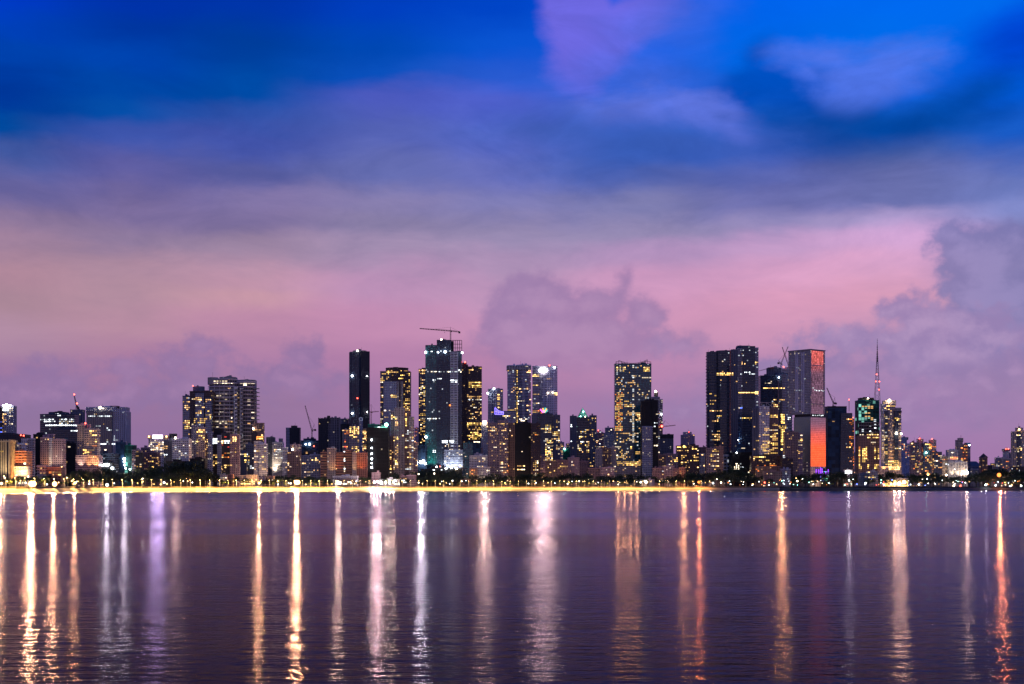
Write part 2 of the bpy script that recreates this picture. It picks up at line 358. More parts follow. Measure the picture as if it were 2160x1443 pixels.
def dshift(px): return 0 if px < 440 else 90 if px < 560 else 330
def building(name, cat, label, D, blocks, lit=(), yaw=0., lamps=(), fit=.94, group=None, dn=0., dcol='wwwwp', cap=96, extra=None, ups=()):
    """blocks: (part, x0, x1, ytop, style, [opts])   pixels of the photograph at depth D"""
    xc = (blocks[0][1] + blocks[0][2]) / 2
    D = max(shore(blocks[0][1]), shore(blocks[-1][2]), shore(xc)) + 70 if name == 'low_house' else D + dshift(xc)
    root = empty(name, (wpt(xc, YH, D).x, D, GZ), R(yaw)); tag(root, label, cat, group)
    ry = Matrix.Rotation(R(yaw), 2); inv = Matrix.Rotation(-R(yaw), 2)
    cand = []
    for bi, b in enumerate(blocks):
        part, x0, x1, yt, sty = b[:5]; o = b[5] if len(b) > 5 else {}
        off = o.get('off', bi * .9); d0 = D + off
        Sx = (x1 - x0) / F * d0; zt = wpt(0, yt, d0).z - GZ; zb = wpt(0, o['yb'], d0).z - GZ if 'yb' in o else -.6
        fp = foot(o.get('f', 'box'), 1, o.get('dr', .8))
        if o.get('dm'): fp = foot(o.get('f', 'box'), 1, o['dm'] / Sx)
        rp = [ry @ Vector(p) for p in fp]; ex = max(p.x for p in rp) - min(p.x for p in rp)
        k = Sx / ex; poly = [(p[0]*k, p[1]*k) for p in fp]
        rp = [p * k for p in rp]; mx = (max(p.x for p in rp) + min(p.x for p in rp)) / 2; my = min(p.y for p in rp)
        cx = wpt((x0+x1)/2, 0, d0).x - mx; cy = d0 - my
        lc = inv @ Vector((cx - root.location.x, cy - D)); loc = Vector((lc.x, lc.y, 0))
        mb = MB(); fh = STY[sty][3]; H = zt - zb
        tp = None
        if 'taper' in o: tp = [(p[0]*o['taper'], p[1]*o['taper']) for p in poly]
        if 'slope' in o:   # roof rises from one side to the other
            pass
        prism(mb, poly, zb, zt, 0, 1, 0, tp)
        if tp is None:
            if o.get('par', 1): # parapet rim
                rim = inset(poly, .35); prism(mb, rim, zt - .3, zt + 1.1, 1, 1)
            sl = o.get('slab')
            if sl:
                z = zb + 4
                while z < zt - 1:
                    prism(mb, inset(poly, o.get('so', 1.1)), z, z + o.get('st', .9), 1, 1); z += sl
            nf = o.get('fins', 0)
            if nf:
                for i in range(len(poly)):
                    a, c2 = Vector(poly[i]), Vector(poly[(i+1) % len(poly)]); L = (c2-a).length
                    n_ = max(1, round(nf * L / max(1, math.dist(poly[0], poly[1]))))
                    nn = Vector(((c2-a).y, -(c2-a).x)).normalized()
                    for j in range(n_ + 1):
                        q = a.lerp(c2, j / n_) + nn * .3
                        mb.box(q.x-.45, q.x+.45, q.y-.45, q.y+.45, zb, zt + o.get('fo', .6), 1)
        w = mb.build(part, [facade(sty), o.get('tm') or trim(sty)], root, loc)
        # roof plant
        if o.get('roof', 1) and Sx > 12 and tp is None:
            rb = MB(); hx = max(abs(p[0]) for p in poly); hy = max(abs(p[1]) for p in poly)
            for q in range(rnd.randint(1, 3)):
                ax = rnd.uniform(-.6, .3) * hx; ay = rnd.uniform(-.3, .3) * hy; ww = rnd.uniform(.2, .5) * hx; hh = rnd.uniform(1.8, 5)
                rb.box(ax, ax + ww, ay - hy*.3, ay + hy*.3, zt + .02 + q*.03, zt + hh)
            rb.build('roof_plant', trim(sty), root, loc)
            if rnd.random() < .5:
                ab = MB(); ax = rnd.uniform(-.7, .7) * hx; ab.bar((ax, 0, zt), (ax, 0, zt + rnd.uniform(6, 12)), .35); ab.build('antenna', dsteel, root, loc)
        # candidate lit windows on the faces that look toward the bay
        bw = STY[sty][2] if STY[sty][2] < 20 else 3.6
        fhh = min(STY[sty][3], 3.7) if STY[sty][3] > 20 else STY[sty][3]
        if fhh > 5: fhh /= 2
        for i in range(len(poly)):
            a, c2 = Vector(poly[i]), Vector(poly[(i+1) % len(poly)]); L = (c2-a).length
            if L < 2.2: continue
            ang = math.atan2((c2-a).y, (c2-a).x); nn = Vector((math.sin(ang), -math.cos(ang))); wn = ry @ nn
            wc = Vector((root.location.x, D)) + ry @ (Vector(loc.xy) + a)
            if wn.dot(-wc.normalized()) < .12: continue
            nb = max(1, int(L / bw)); st = L / nb
            for j in range(nb):
                q = a + (c2-a).normalized() * st * (j + .5)
                wq = Vector((root.location.x, D)) + ry @ (Vector(loc.xy) + q); px = 1080 + F * wq.x / wq.y
                z = fhh * (math.floor(max(zb, 0) / fhh) + .5)
                while z < zt - 1:
                    if z > max(zb, 0) + 1:
                        py = YH - (z + GZ - EYE) / wq.y * F
                        cand.append((px, py, loc.x + q.x + nn.x*.12, loc.y + q.y + nn.y*.12, z, ang, st, fhh))
                    z += fhh
    ws = []; cand.sort(key=lambda q: (round(q[4]*10), q[0])); run = 0; fl = {}
    for (px, py, x, y, z, ang, st, fh) in cand:
        pick = None; ff = fl.setdefault(round(z*10), rnd.choice((.45, .7, 1, 1.2, 1.7))) * (1.9 if run else .72)
        for (a, b_, c_, d_, de, cl) in lit:
            if a <= px <= c_ and b_ <= py <= d_:
                if rnd.random() < (de if de > .79 else min(.9, de * DK * ff)): pick = cl
                break
        else:
            if rnd.random() < dn * DK * .8 * ff: pick = dcol
        run = 1 if pick else 0
        if pick: ws.append((px, py, x, y, z, ang, st, fh, rnd.choice(pick)))
    rnd.shuffle(ws)
    for (px, py, x, y, z, ang, st, fh, ch) in ws[:cap]:
        up = ch.isupper(); ch = ch.lower()
        lv = 3 if up else rnd.choice((0, 0, 0, 1, 1, 1, 2, 2, 3))
        o = link('window', unit_pane(ch, lv), root, (x, y, z), ang)
        o.scale = (st * rnd.choice((rnd.uniform(.35, .7), rnd.uniform(.6, .95))), .2, fh * rnd.uniform(.42, .6))
    if len(ws) > cap:
        rest = MB()
        for (px, py, x, y, z, ang, st, fh, ch) in ws[cap:]:
            ux, uy = math.cos(ang)*st*.38, math.sin(ang)*st*.38; hh = fh*.3
            nx, ny = math.sin(ang)*.1, -math.cos(ang)*.1
            P = [(x-ux+nx, y-uy+ny, z-hh), (x+ux+nx, y+uy+ny, z-hh), (x+ux+nx, y+uy+ny, z+hh), (x-ux+nx, y-uy+ny, z+hh)]
            Q = [(a-2*nx, b-2*ny, c_) for a, b, c_ in P]; cm = 'wpyoc'.find(ch.lower()); cm = 0 if cm < 0 else cm
            rest.face(P, cm)
            for i in range(4): rest.face([P[i], P[(i+1) % 4], Q[(i+1) % 4], Q[i]][::-1], cm)
        ro = rest.build('window_lights', [wmat(q, 1) for q in 'wpyoc'], root); tag(ro, kind='stuff')
    for (x, y, ch, r, *p) in lamps:
        off = p[0] if p else -1.5
        v = wpt(x, y, D + off); lv = inv @ Vector((v.x - root.location.x, v.y - D)); lc = (lv.x, lv.y, v.z - GZ)
        glow_ball('warning_light' if ch == 'r' else 'roof_lamp', root, lc, r, ch, 12 if ch == 'r' else 30)
        if len(p) > 1:
            v = wpt(x, y, D + off - r - 3 - (p[2] if len(p) > 2 else r)); l2 = inv @ Vector((v.x - root.location.x, v.y - D)); lc = (l2.x, l2.y, v.z - GZ)
            s = seaward_spot(root, lc, BC[ch], p[1], p[2] if len(p) > 2 else r)
            aim(s, yaw, v.x, v.y)
    root['px'] = xc
    ALLB.append((blocks[0][1], blocks[0][2], root))
    if extra: extra(root, D)
    for u in ups: uplight(root, D, *u)
    return root
BC = {'w': (1, .56, .34), 'p': (1, .72, .60), 'c': (.84, .84, 1), 'y': (1, .50, .22), 'o': (1, .33, .14), 'm1': (1, .72, .74), 'v1': (.62, .50, 1), 'g': (.5, 1, .9)}
def uplight(r, D, x, y, ch, P, fwd=14., tilt=72., cone=70):
    c = LC(r, x, y, D - fwd); s = bpy.data.lights.new('up_light', 'SPOT'); s.energy = P; s.color = WC[ch]; s.shadow_soft_size = .6; s.spot_size = R(cone); s.spot_blend = .8
    o = bpy.data.objects.new('up_light', s); COL.objects.link(o); o.parent = r; o.location = c; o.rotation_euler = (R(90 + tilt), 0, -r.rotation_euler.z)
    mb = MB(); mb.box(-.6, .6, -.5, .5, -1.2, -.4); mb.build('lamp_box', metal, r, c)
def aim(o, yaw, x, D, tilt=0.):             # beam toward the far side of the bay
    m = Matrix.Rotation(-R(yaw), 4, 'Z') @ Matrix.Rotation(math.atan2(x, -D), 4, 'Z') @ Matrix.Rotation(R(90 + tilt), 4, 'X')
    o.rotation_euler = m.to_euler()
# ------------------------------------------------------------------ special pieces of single buildings
def LC(r, x, y, D):
    v = wpt(x, y, D) - r.location; c = Matrix.Rotation(-r.rotation_euler.z, 3, 'Z') @ v
    return c
def bars(r, D, segs, w, mat, name, dy=0., thick=None):
    mb = MB()
    for (x0, y0, x1, y1) in segs: mb.bar(LC(r, x0, y0, D + dy), LC(r, x1, y1, D + dy), w)
    return mb.build(name, mat, r)
def scaffold(r, D, x0, x1, y0, y1):
    y = y0
    slabm = plain('slab_concrete', (.30, .27, .28), .85)
    mb = MB()
    while y <= y1:
        a = LC(r, x0, y, D + 6); b = LC(r, x1, y, D + 6); mb.box(a.x, b.x, a.y, a.y + 16, a.z, a.z + 1.1); y += 8.2
    for xx in (x0 + 3, x0 + 7):
        a = LC(r, xx, y0, D + 8); mb.box(a.x - .4, a.x + .4, a.y, a.y + .8, -1, a.z)
    mb.build('balcony_slabs', slabm, r)
    mb = MB(); y = 821
    while y < 905:
        a = LC(r, 438, y, D - 4); b = LC(r, 494, y, D - 4); mb.box(a.x, b.x, a.y, a.y + .8, a.z, a.z + .9); y += 8.2
    for xx in (442, 452, 463, 472, 484, 493):
        a = LC(r, xx, 812, D - 4); b = LC(r, xx, 905, D - 4); mb.box(a.x - .3, a.x + .3, a.y + .1, a.y + .7, b.z, a.z)
    mb.build('scaffold', wsteel, r)
def ring(r, D, x, y):
    mb = MB(); c = LC(r, x, y, D - 1); n = 16; rr = 3.4
    for i in range(n):
        a, b = 2*math.pi*i/n, 2*math.pi*(i+1)/n
        mb.bar(c + Vector((rr*math.cos(a), 0, rr*math.sin(a))), c + Vector((rr*math.cos(b), 0, rr*math.sin(b))), .8)
    mb.build('ring', light_mat('pale_ring', (.5,.55,.8), .5), r)
def openframe(r, D, x0, x1, y0, y1):
    seg = []; n = 5
    for i in range(n + 1):
        x = x0 + (x1 - x0) * i / n; seg.append((x, y0, x, y1))
    for j in range(4):
        y = y0 + (y1 - y0) * j / 3; seg.append((x0, y, x1, y))
    bars(r, D, seg, 1.1, dsteel, 'roof_frame', 0); bars(r, D, seg, 1.1, dsteel, 'roof_frame', 14)
    mb = MB(); a = LC(r, x0, y1, D + 7); b = LC(r, x0 + 6, y0 + 2, D + 7); mb.box(a.x, b.x, a.y - 5, a.y + 5, a.z, b.z); mb.build('core', dsteel, r)
def roofframe(r, D, x0, x1, y0, y1):
    seg = [(x0,y0,x1,y0),(x0,y0,x0,y1),(x1,y0,x1,y1),((x0+x1)/2,y0,(x0+x1)/2,y1),((x0+x1)/2,y0,x1,y1),(x0+5,y0,x0+5,y1),(x1-4,y0,x1-4,y1)]
    bars(r, D, seg, 1.1, trim('cream'), 'roof_frame', 2)
def bluesign(r, D):
    m = light_mat('violet_tube', (.22, .16, 1), 3.2)
    bars(r, D, [(1044,860,1044,874),(1044,860,1052,867),(1048,863,1048,874),(1052,867,1062,869),(1052,866,1052,874),(1044,867,1052,870),(1044,874,1062,874),(1052,870,1062,871),(1057,868,1057,874),(1062,869,1062,874)], 1.3, m, 'light_frame', -6)
def plate(r, D, x, y, rx, ry, mat, name, n=24, th=1.2):
    c = LC(r, x, y, D); k = D / F; mb = MB()
    P = [(c.x + rx*k*math.cos(2*math.pi*i/n), c.y, c.z + ry*k*math.sin(2*math.pi*i/n)) for i in range(n)]
    Q = [(a, b + th, z) for a, b, z in P]
    mb.face(P); mb.face(Q[::-1])
    for i in range(n): mb.face([P[i], Q[i], Q[(i+1)%n], P[(i+1)%n]])
    return mb.build(name, mat, r)
def beam(r, x, y, D, ch, P, rad):
    c = LC(r, x, y, D); s = seaward_spot(r, c, BC[ch], P, rad); v = wpt(x, y, D); aim(s, math.degrees(r.rotation_euler.z), v.x, v.y); return s
def ovalsign(r, D):
    plate(r, D - 5, 1145.5, 781, 9.6, 5.2, light_mat('oval_sign_face', (1, .93, .95), 9), 'sign')
    for x in (1138, 1146, 1154): beam(r, x, 781, D - 8, 'm1', 3.2e6, 3.2)
WC['m1'] = (1, .74, .80); WC['v1'] = (.62, .50, 1)
def violetsign(r, D):
    mb = MB(); a = LC(r, 322, 925, D - 2); b = LC(r, 343, 917.5, D - 2); mb.box(a.x, b.x, a.y - 1, a.y, a.z, b.z); mb.build('roof_sign', light_mat('violet_sign_face', (.86, .66, 1), 6), r)
    for x in (323, 332, 341): beam(r, x, 921, D - 6, 'v1', 7e5, 3.)
def fountain(r, D):
    k = D / F; o = LC(r, 1147, 874, D + 4)
    cols = [('m', -8, 11), ('m', -5, 8), ('y', -2, 13), ('m', 1, 9), ('t', 4, 14), ('y', 7, 12), ('t', 9, 9), ('o', -7, 3)]
    for ch, dx_, h in cols:
        mb = MB(); mb.bar(o, o + Vector((dx_ * k * .9, 0, h * k)), .6, 0, 3.4, 6)
        mb.build('petal', light_mat('petal_' + ch, WC[ch], 1.6 if ch != 'm' else 3), r)
    mb = MB(); mb.ball(o + Vector((0, 0, 1)), 5 * k, 0, 10, 6, .5); mb.build('drum', facade('slate'), r)
def pyramid(r, D):
    a = LC(r, 1218, 881, D + 3); b = LC(r, 1241, 881, D + 3); p = LC(r, 1229.5, 859.5, D + 3); w = (b.x - a.x) / 2
    m, t = newmat('green_lit_glass'); g = t.n('ShaderNodeTexCoord'); sp = t.n('ShaderNodeSeparateXYZ'); t.set(sp.inputs[0], g.outputs['Object'])
    gx = t.m('LESS_THAN', t.m('FRACT', t.m('DIVIDE', t.m('ADD', sp.outputs[0], sp.outputs[2]), 2.6)), .2)
    gy = t.m('LESS_THAN', t.m('FRACT', t.m('DIVIDE', t.m('SUBTRACT', sp.outputs[0], sp.outputs[2]), 2.6)), .2)
    n = t.noise(g.outputs['Object'], .25, 2)
    fr = t.m('MAXIMUM', gx, gy)
    finish(t, princ(t, t.mix(fr, (.01,.06,.05), (.1,.2,.18)), .2, em=t.mix(n, (.02,.35,.28), (.35,.9,.7)), es=t.m('MULTIPLY', t.step(n, .45, .7, .18, 1.3), t.m('SUBTRACT', 1, t.m('MULTIPLY', fr, .7))))); noemit(m)
    B_ = [(a.x, a.y, a.z), (b.x, a.y, a.z), (b.x, a.y + 2*w, a.z), (a.x, a.y + 2*w, a.z)]; P = (p.x, a.y + w, p.z)
    mb = MB()
    for i in range(4): mb.face([B_[i], B_[(i+1) % 4], P])
    mb.face(B_[::-1]); mb.build('pyramid_roof', m, r)
    mb = MB()
    for q in B_: mb.bar(q, P, .6)
    for i in range(4): mb.bar(B_[i], B_[(i+1) % 4], .8)
    mb.build('roof_edge', dsteel, r)
    glow_ball('roof_lamp', r, (p.x + 1, a.y + w*.4 - 1, p.z - 9), 1.6, 'g', 12); glow_ball('roof_lamp', r, (p.x - 5, a.y + w*.1 - 1, a.z + 3), 1.2, 'g', 12); glow_ball('roof_lamp', r, (p.x + 5, a.y + w*.1 - 1, a.z + 2), 1.2, 'p', 12)
def cableroof(r, D):
    seg = []
    for x in (1299, 1301, 1305, 1361, 1366, 1371, 1373): seg.append((x, 760 if x in (1305, 1366) else 763, x, 768))
    n = 10; pts = [(1305 + (1366-1305)*i/n, 760 + 7*4*(i/n)*(1-i/n) - (1.5*i/n)) for i in range(n+1)]
    for (a, b), (c_, d) in zip(pts, pts[1:]): seg += [(a, b, c_, d), (a, b + 1.8, c_, d + 1.8)]
    for a, b in pts[1:-1]: seg.append((a, b, a, 768))
    seg += [(1299,763,1305,763),(1361,763,1373,763)]
    bars(r, D, seg, .8, dsteel, 'roof_frame', 1); bars(r, D, seg, .8, dsteel, 'roof_frame', 16)
# ------------------------------------------------------------------ shore, ground, water
SH = [(-900,1600),(0,1640),(60,1700),(100,1800),(200,2120),(400,2250),(600,2430),(800,2560),(1100,2680),(1500,2720),(1650,2740),(1900,2800),(2160,2920),(3000,3000)]
def shore(px):
    for (a, da), (b, db) in zip(SH, SH[1:]):
        if px <= b: return da + (db - da) * max(0, (px - a)) / (b - a)
    return SH[-1][1]
def shore_pts(n0=-600, n1=2760, stp=12):
    o = []
    for px in range(n0, n1 + 1, stp):
        d = shore(px) + 5 * math.sin(px * .05) + 3 * math.sin(px * .17 + 1)
        o.append((px, (px - 1080) / F * d, d))
    return o
SP = shore_pts()
def strip(name, prof, mat, pxa, pxb, wob=0.):  # prof: list of (distance inland, height)
    mb = MB(); P = [q for q in SP if pxa <= q[0] <= pxb]
    for (p, xa, da), (p2, xb, db) in zip(P, P[1:]):
        for (ia, za), (ib, zb) in zip(prof, prof[1:]):
            g = lambda x, d, i: (x + x / d * i, d + i)
            w = lambda p, i: wob * math.sin(p * .31 + i * .4) * (1 if 0 < i < 30 else 0)
            mb.face([(*g(xa, da, ia), za + w(p, ia)), (*g(xb, db, ia), za + w(p2, ia)), (*g(xb, db, ib), zb + w(p2, ib)), (*g(xa, da, ib), zb + w(p, ib))])
    return mb.build(name, mat)
def sand_mat():
    m, t = newmat('beach_sand'); g = t.n('ShaderNodeTexCoord'); sp = t.n('ShaderNodeSeparateXYZ'); t.set(sp.inputs[0], g.outputs['Object'])
    k = t.noise(g.outputs['Object'], .06, 5, .65); k2 = t.noise(g.outputs['Object'], .6, 3, .6)
    inland_k = t.step(t.m('MULTIPLY_ADD', k, 1.6, sp.outputs[2]), 2.0, 3.2)  # sand gets darker and smoother toward the waterline
    sand_c = t.mix(t.m('MULTIPLY_ADD', k2, .5, t.m('MULTIPLY', k, .5)), (.22, .16, .10), (.48, .38, .26))
    b = t.n('ShaderNodeBump'); b.inputs['Distance'].default_value = .6; t.set(b.inputs['Height'], k2)
    finish(t, princ(t, t.mix(inland_k, (.035, .028, .024), sand_c), t.step(inland_k, 0, 1, .35, .9), normal=b.outputs[0])); return m
sand = sand_mat()
rock = plain('dark_rock', (.012, .012, .012), .8, 0, .5, .2)
beach = strip('beach', [(-40,-3),(0,0),(6,.7),(14,2.0),(26,4.0),(40,6.4)], sand, -600, 1644, .35); tag(beach, kind='structure')
bank = strip('rocky_bank', [(-40,-3),(0,0),(5,1.6),(14,3.2),(26,5.0),(40,6.6)], rock, 1644, 2760, .6); tag(bank, kind='structure')
gm = plain('city_ground', (.035, .035, .034), .85, 0, .4, .02)
mb = MB()
for (p, xa, da), (p2, xb, db) in zip(SP, SP[1:]):
    f = lambda x, d, i: (x + x / d * i, d + i)
    mb.face([(*f(xa, da, 43.2), GZ), (*f(xb, db, 43.2), GZ), (*f(xb, db, 22000), GZ), (*f(xa, da, 22000), GZ)])
tag(mb.build('ground', gm), kind='structure')
road = strip('promenade_road', [(50,GZ+.02),(62,GZ+.02)], plain('asphalt', (.05,.05,.05), .8), -600, 2760); tag(road, kind='structure')
walk = strip('promenade_pavement', [(43.3,GZ+.14),(49.9,GZ+.14),(50,GZ+.02)], plain('paving', (.3,.27,.22), .8), -600, 2760); tag(walk, kind='structure')
# sea wall between beach and promenade
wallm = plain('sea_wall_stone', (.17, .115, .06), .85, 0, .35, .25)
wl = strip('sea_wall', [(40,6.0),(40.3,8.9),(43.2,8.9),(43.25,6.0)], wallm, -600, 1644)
tag(wl, 'long pale stone sea wall between the lit beach and the promenade', 'sea wall')
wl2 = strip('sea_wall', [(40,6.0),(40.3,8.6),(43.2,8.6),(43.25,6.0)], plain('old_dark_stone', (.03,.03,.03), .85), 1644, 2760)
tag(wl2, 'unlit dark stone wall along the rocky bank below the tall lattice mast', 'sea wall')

def water_mat():
    m, t = newmat('bay_water'); g = t.n('ShaderNodeTexCoord'); v = g.outputs['Object']
    def sc(a, b, z=0.):
        q = t.n('ShaderNodeMapping'); q.inputs['Scale'].default_value = (a, b, 1); q.inputs['Location'].default_value = (0, 0, z); t.set(q.inputs[0], v); return q.outputs[0]
    n1 = t.noise(sc(.045, .13, 1), 1, 2, .5); n2 = t.noise(sc(.24, .60, 2), 1, 3, .55); n3 = t.noise(sc(.85, 1.5, 3), 1, 3, .6)
    calm = t.step(t.noise(sc(.0012, .010, 5), 1, 3, .6), .38, .62)
    h = t.m('ADD', t.m('MULTIPLY', n1, WV[0]), t.m('ADD', t.m('MULTIPLY', n2, WV[1]), t.m('MULTIPLY', n3, WV[2])))
    b = t.n('ShaderNodeBump'); b.inputs['Strength'].default_value = 1; b.inputs['Distance'].default_value = 1
    t.set(b.inputs['Height'], t.m('MULTIPLY', h, t.step(calm, 0, 1, .75, 1.1)))
    fr = t.n('ShaderNodeFresnel'); fr.inputs[0].default_value = 1.33
    gl = t.n('ShaderNodeBsdfAnisotropic'); gl.inputs['Color'].default_value = WTINT
    sx = t.n('ShaderNodeSeparateXYZ'); t.set(sx.inputs[0], v)
    # open water is choppier than the sheltered water by the near bank
    t.set(gl.inputs['Roughness'], t.m('ADD', t.step(calm, 0, 1, WR - .03, WR + .02), t.step(sx.outputs[1], 90, 420, 0, .055))); t.set(gl.inputs['Normal'], b.outputs[0])
    df = t.n('ShaderNodeBsdfDiffuse'); df.inputs[0].default_value = (.010, .008, .020, 1)
    mx = t.n('ShaderNodeMixShader'); t.set(mx.inputs[0], t.m('POWER', fr.outputs[0], 2.2)); t.nt.links.new(df.outputs[0], mx.inputs[1]); t.nt.links.new(gl.outputs[0], mx.inputs[2])
    finish(t, mx.outputs[0]); return m
WV = (.24, .17, .085); WR = .12; WTINT = (.66, .57, .59, 1)
mb = MB(); mb.face([(-9000,-3000,0),(9000,-3000,0),(9000,3200,0),(-9000,3200,0)])
tag(mb.build('water', water_mat()), kind='structure')

# ------------------------------------------------------------------ buildings
B = building
def at(d):                                 # helper: depth d metres behind the local shoreline
    return lambda px: shore(px) + d
pale_slab = plain('pale_slab_concrete', (.66,.56,.60), .85)
# --- far left
B('apartment_tower','tower','narrow tower with three white roof lights and a blue lit side', 2500,
  [('wall',-14,5,861,'brown'),('wall',5,28,857,'grey',{'off':3,'fins':5})], [(-14,870,5,915,.5,'bbc'),(5,870,12,930,.6,'w'),(20,860,28,915,.7,'p'),(5,857,28,868,.8,'C')],
  lamps=[(7,855,'c',1.5),(14,854,'c',2),(21,855,'c',1.6)])
B('hotel_building','hotel','cream building with tall pale vertical fins beside the orange lit balconies', 1860,
  [('wall',-30,19,932,'fins',{'fins':9,'fo':3,'dm':30})], [(-30,935,19,1015,.06,'y')], ups=((-4,1019,'p',4e4),(8,1019,'p',4e4),(15,1019,'w',3e4)))
B('apartment_block','apartment block','orange lit block with open floors between pale fins and white tower', 1880,
  [('wall',19,56,953,'orange',{'slab':3.6,'dm':22}),('stair_core',24,46,938,'white',{'off':9,'dm':14}),('balcony_stack',19,57,986,'white',{'off':-3,'slab':3.6,'dm':12})],
  [(19,955,57,975,.3,'oow'),(19,975,57,1020,.6,'wpoP')], ups=((25,1019,'o',1e5),(38,1019,'w',1.4e5),(50,1019,'w',1.4e5)))
B('apartment_block','apartment block','grey white block with dark windows behind the orange lit balconies', 2150,
  [('wall',45,58,927,'white'),('wall',58,71,926,'grey',{'off':4})], dn=.06)
B('office_block','office block','low dark roof with red lamps behind the pale finned building', 2250, [('wall',-20,47,917,'dark')], lamps=[(44,918,'r',1.1),(50,919,'r',1.1)], dn=.02)
B('apartment_tower','tower','slim black tower between the white block and the pink block', 2350, [('wall',70,86,917,'black'),('wall',78,92,914,'dark',{'off':6})], dn=.02)
B('office_tower','office tower','wide dark glass office with rows of white lights and low roof deck', 2700,
  [('glass_wall',80,158,874,'navy',{'f':'bow','dr':.4}),('glass_wall',118,166,905,'navy',{'off':-14,'dr':.5}),('roof_plant',104,137,870,'dark',{'off':10,'yb':876})],
  [(80,873,160,878,.45,'c'),(80,882,100,892,.75,'cC'),(100,884,116,892,.6,'c'),(126,883,157,893,.8,'pc'),(95,895,165,899,.7,'C'),(88,911,98,915,.8,'c'),(150,908,164,912,.6,'c')], yaw=-6)
B('tower_under_construction','unfinished tower','plain grey unfinished concrete core topped by a thin crane', 2950, [('core',149,173,864,'slate',{'fins':3,'par':0}),('core',152,171,872,'slate',{'off':-3})], dn=0.)
B('apartment_block','apartment block','dusty pink block with rows of dark square windows and pale stair strip', 2230,
  [('wall',85,104,924,'pink'),('stair_core',103,109,926,'white',{'off':-2}),('wall',108,133,927,'pink',{'off':2}),('roof_room',96,112,917,'pink',{'off':12,'yb':930})],
  [(100,915,131,940,.12,'w')], dn=.015, lamps=[(130,985,'w',.9)], ups=((92,1000,'w',4e4),(112,1000,'p',4e4),(126,1000,'p',3e4)))
B('low_house','house','low orange lit house on the shore under the dusty pink block', 1960,
  [('wall',78,96,983,'cream',{'slab':4}),('wall',96,129,987,'orange',{'slab':4,'off':3})], [(78,985,129,1010,.35,'oywp')], ups=((86,1018,'o',1.5e4),(105,1018,'o',2e4),(122,1018,'w',2e4)))
B('office_block','office block','dark block with a few cream windows between pink block and gold windows', 2380,
  [('wall',132,160,936,'black'),('wall',127,140,926,'teal',{'off':8})], [(130,940,156,950,.35,'p'),(145,950,160,985,.12,'y')], dn=.03)
B('apartment_tower','apartment tower','cream stepped block with orange glowing windows under a red roof lamp', 2300,
  [('wall',163,180,897,'cream'),('wall',178,205,906,'cream',{'off':-2,'slab':3.5,'so':.6}),('podium',160,208,962,'pink',{'off':-7,'slab':3.6,'dm':20}),('roof_room',180,190,896,'cream',{'off':6,'yb':908})],
  [(188,905,204,930,.75,'wyY'),(187,930,204,948,.5,'yo'),(176,948,200,958,.9,'yoY'),(186,960,208,985,.4,'ow')], lamps=[(180,893,'r',1.2)], dn=.02, ups=((168,990,'p',5e4),(186,990,'w',6e4),(200,990,'w',8e4)))
B('office_tower','office tower','tall dark glass slab with steel crown lattice beside the glowing cream block', 2650,
  [('glass_wall',182,236,868,'navyfin',{'dm':30}),('glass_wall',234,265,868,'lattice',{'off':5,'dm':34,'fins':7,'fo':0}),('crown_screen',182,265,860,'lattice',{'off':9,'yb':872,'dm':26,'fins':20,'fo':1.5})],
  [(184,876,236,879,.5,'c'),(184,896,236,900,.15,'c'),(224,890,236,955,.35,'pc'),(240,900,250,930,.5,'c'),(194,936,250,940,.85,'C'),(186,955,205,960,.5,'c'),(222,945,236,965,.5,'p')],
  lamps=[(211,860,'p',2.2,-2)], dn=.02)
B('tower_under_construction','unfinished building','dark green netted site lit by white work lamps beside glass tower', 2420,
  [('netting',244,262,934,'netblue'),('netting',262,282,940,'netgreen',{'off':4,'dm':20})], [(240,930,246,945,.3,'c')],
  lamps=[(262,968,'c',2.0,-3,6e5,2.2),(262,974,'c',1.6,-3),(263,981,'c',1.3,-3),(265,988,'c',1,-3),(274,990,'c',1.1,-3)], dn=.0)
B('office_block','office block','low dark block with white flood lamps at its foot below glass tower', 2330,
  [('wall',205,242,958,'navy'),('canopy',214,238,978,'black',{'off':-8,'dm':14})], [(212,957,222,962,.8,'C')],
  lamps=[(217,982,'c',1.5,-12),(221,980,'c',1.8,-12),(225,981,'c',2.2,-12,5e5,2.2),(229,980,'c',1.6,-12),(237,988,'c',2,-12)])
B('apartment_block','apartment block','small block with yellow and white windows between netted site and grey flats', 2420,
  [('wall',278,297,950,'purple'),('wall',286,300,956,'dark',{'off':-4})], [(278,950,300,992,.4,'pwyc')])
B('apartment_block','apartment block','dim brick block with scattered yellow windows beside the violet lit hotel', 2520,
  [('wall',297,314,945,'purple'),('wall',300,332,955,'dpink',{'off':-5})], [(292,960,335,990,.22,'wyw')], dn=.05)
B('hotel_building','hotel','square hotel with bright violet white roof sign and gold lit windows', 2600,
  [('wall',313,346,921,'white',{'dm':30}),('cornice',311,354,920,'cream',{'off':-2,'yb':925})],
  [(313,927,345,962,.55,'wpp'),(311,919,354,925,.7,'y')], lamps=[(314,921,'w',1.4,-4),(351,921,'w',1.4,-4)], extra=lambda r, D: violetsign(r, D))
B('apartment_block','apartment block','stepped block with bright cream window rows and dark roof tank', 2480,
  [('wall',345,372,929,'slate'),('roof_tank',357,371,916,'dark',{'off':8,'yb':931})], [(346,940,355,948,.7,'w'),(362,940,384,944,.9,'YW'),(345,955,356,965,.8,'pC'),(350,975,358,980,.8,'c')],
  lamps=[(370,924,'p',1.9,-2,6e5,2.2)], dn=.06)
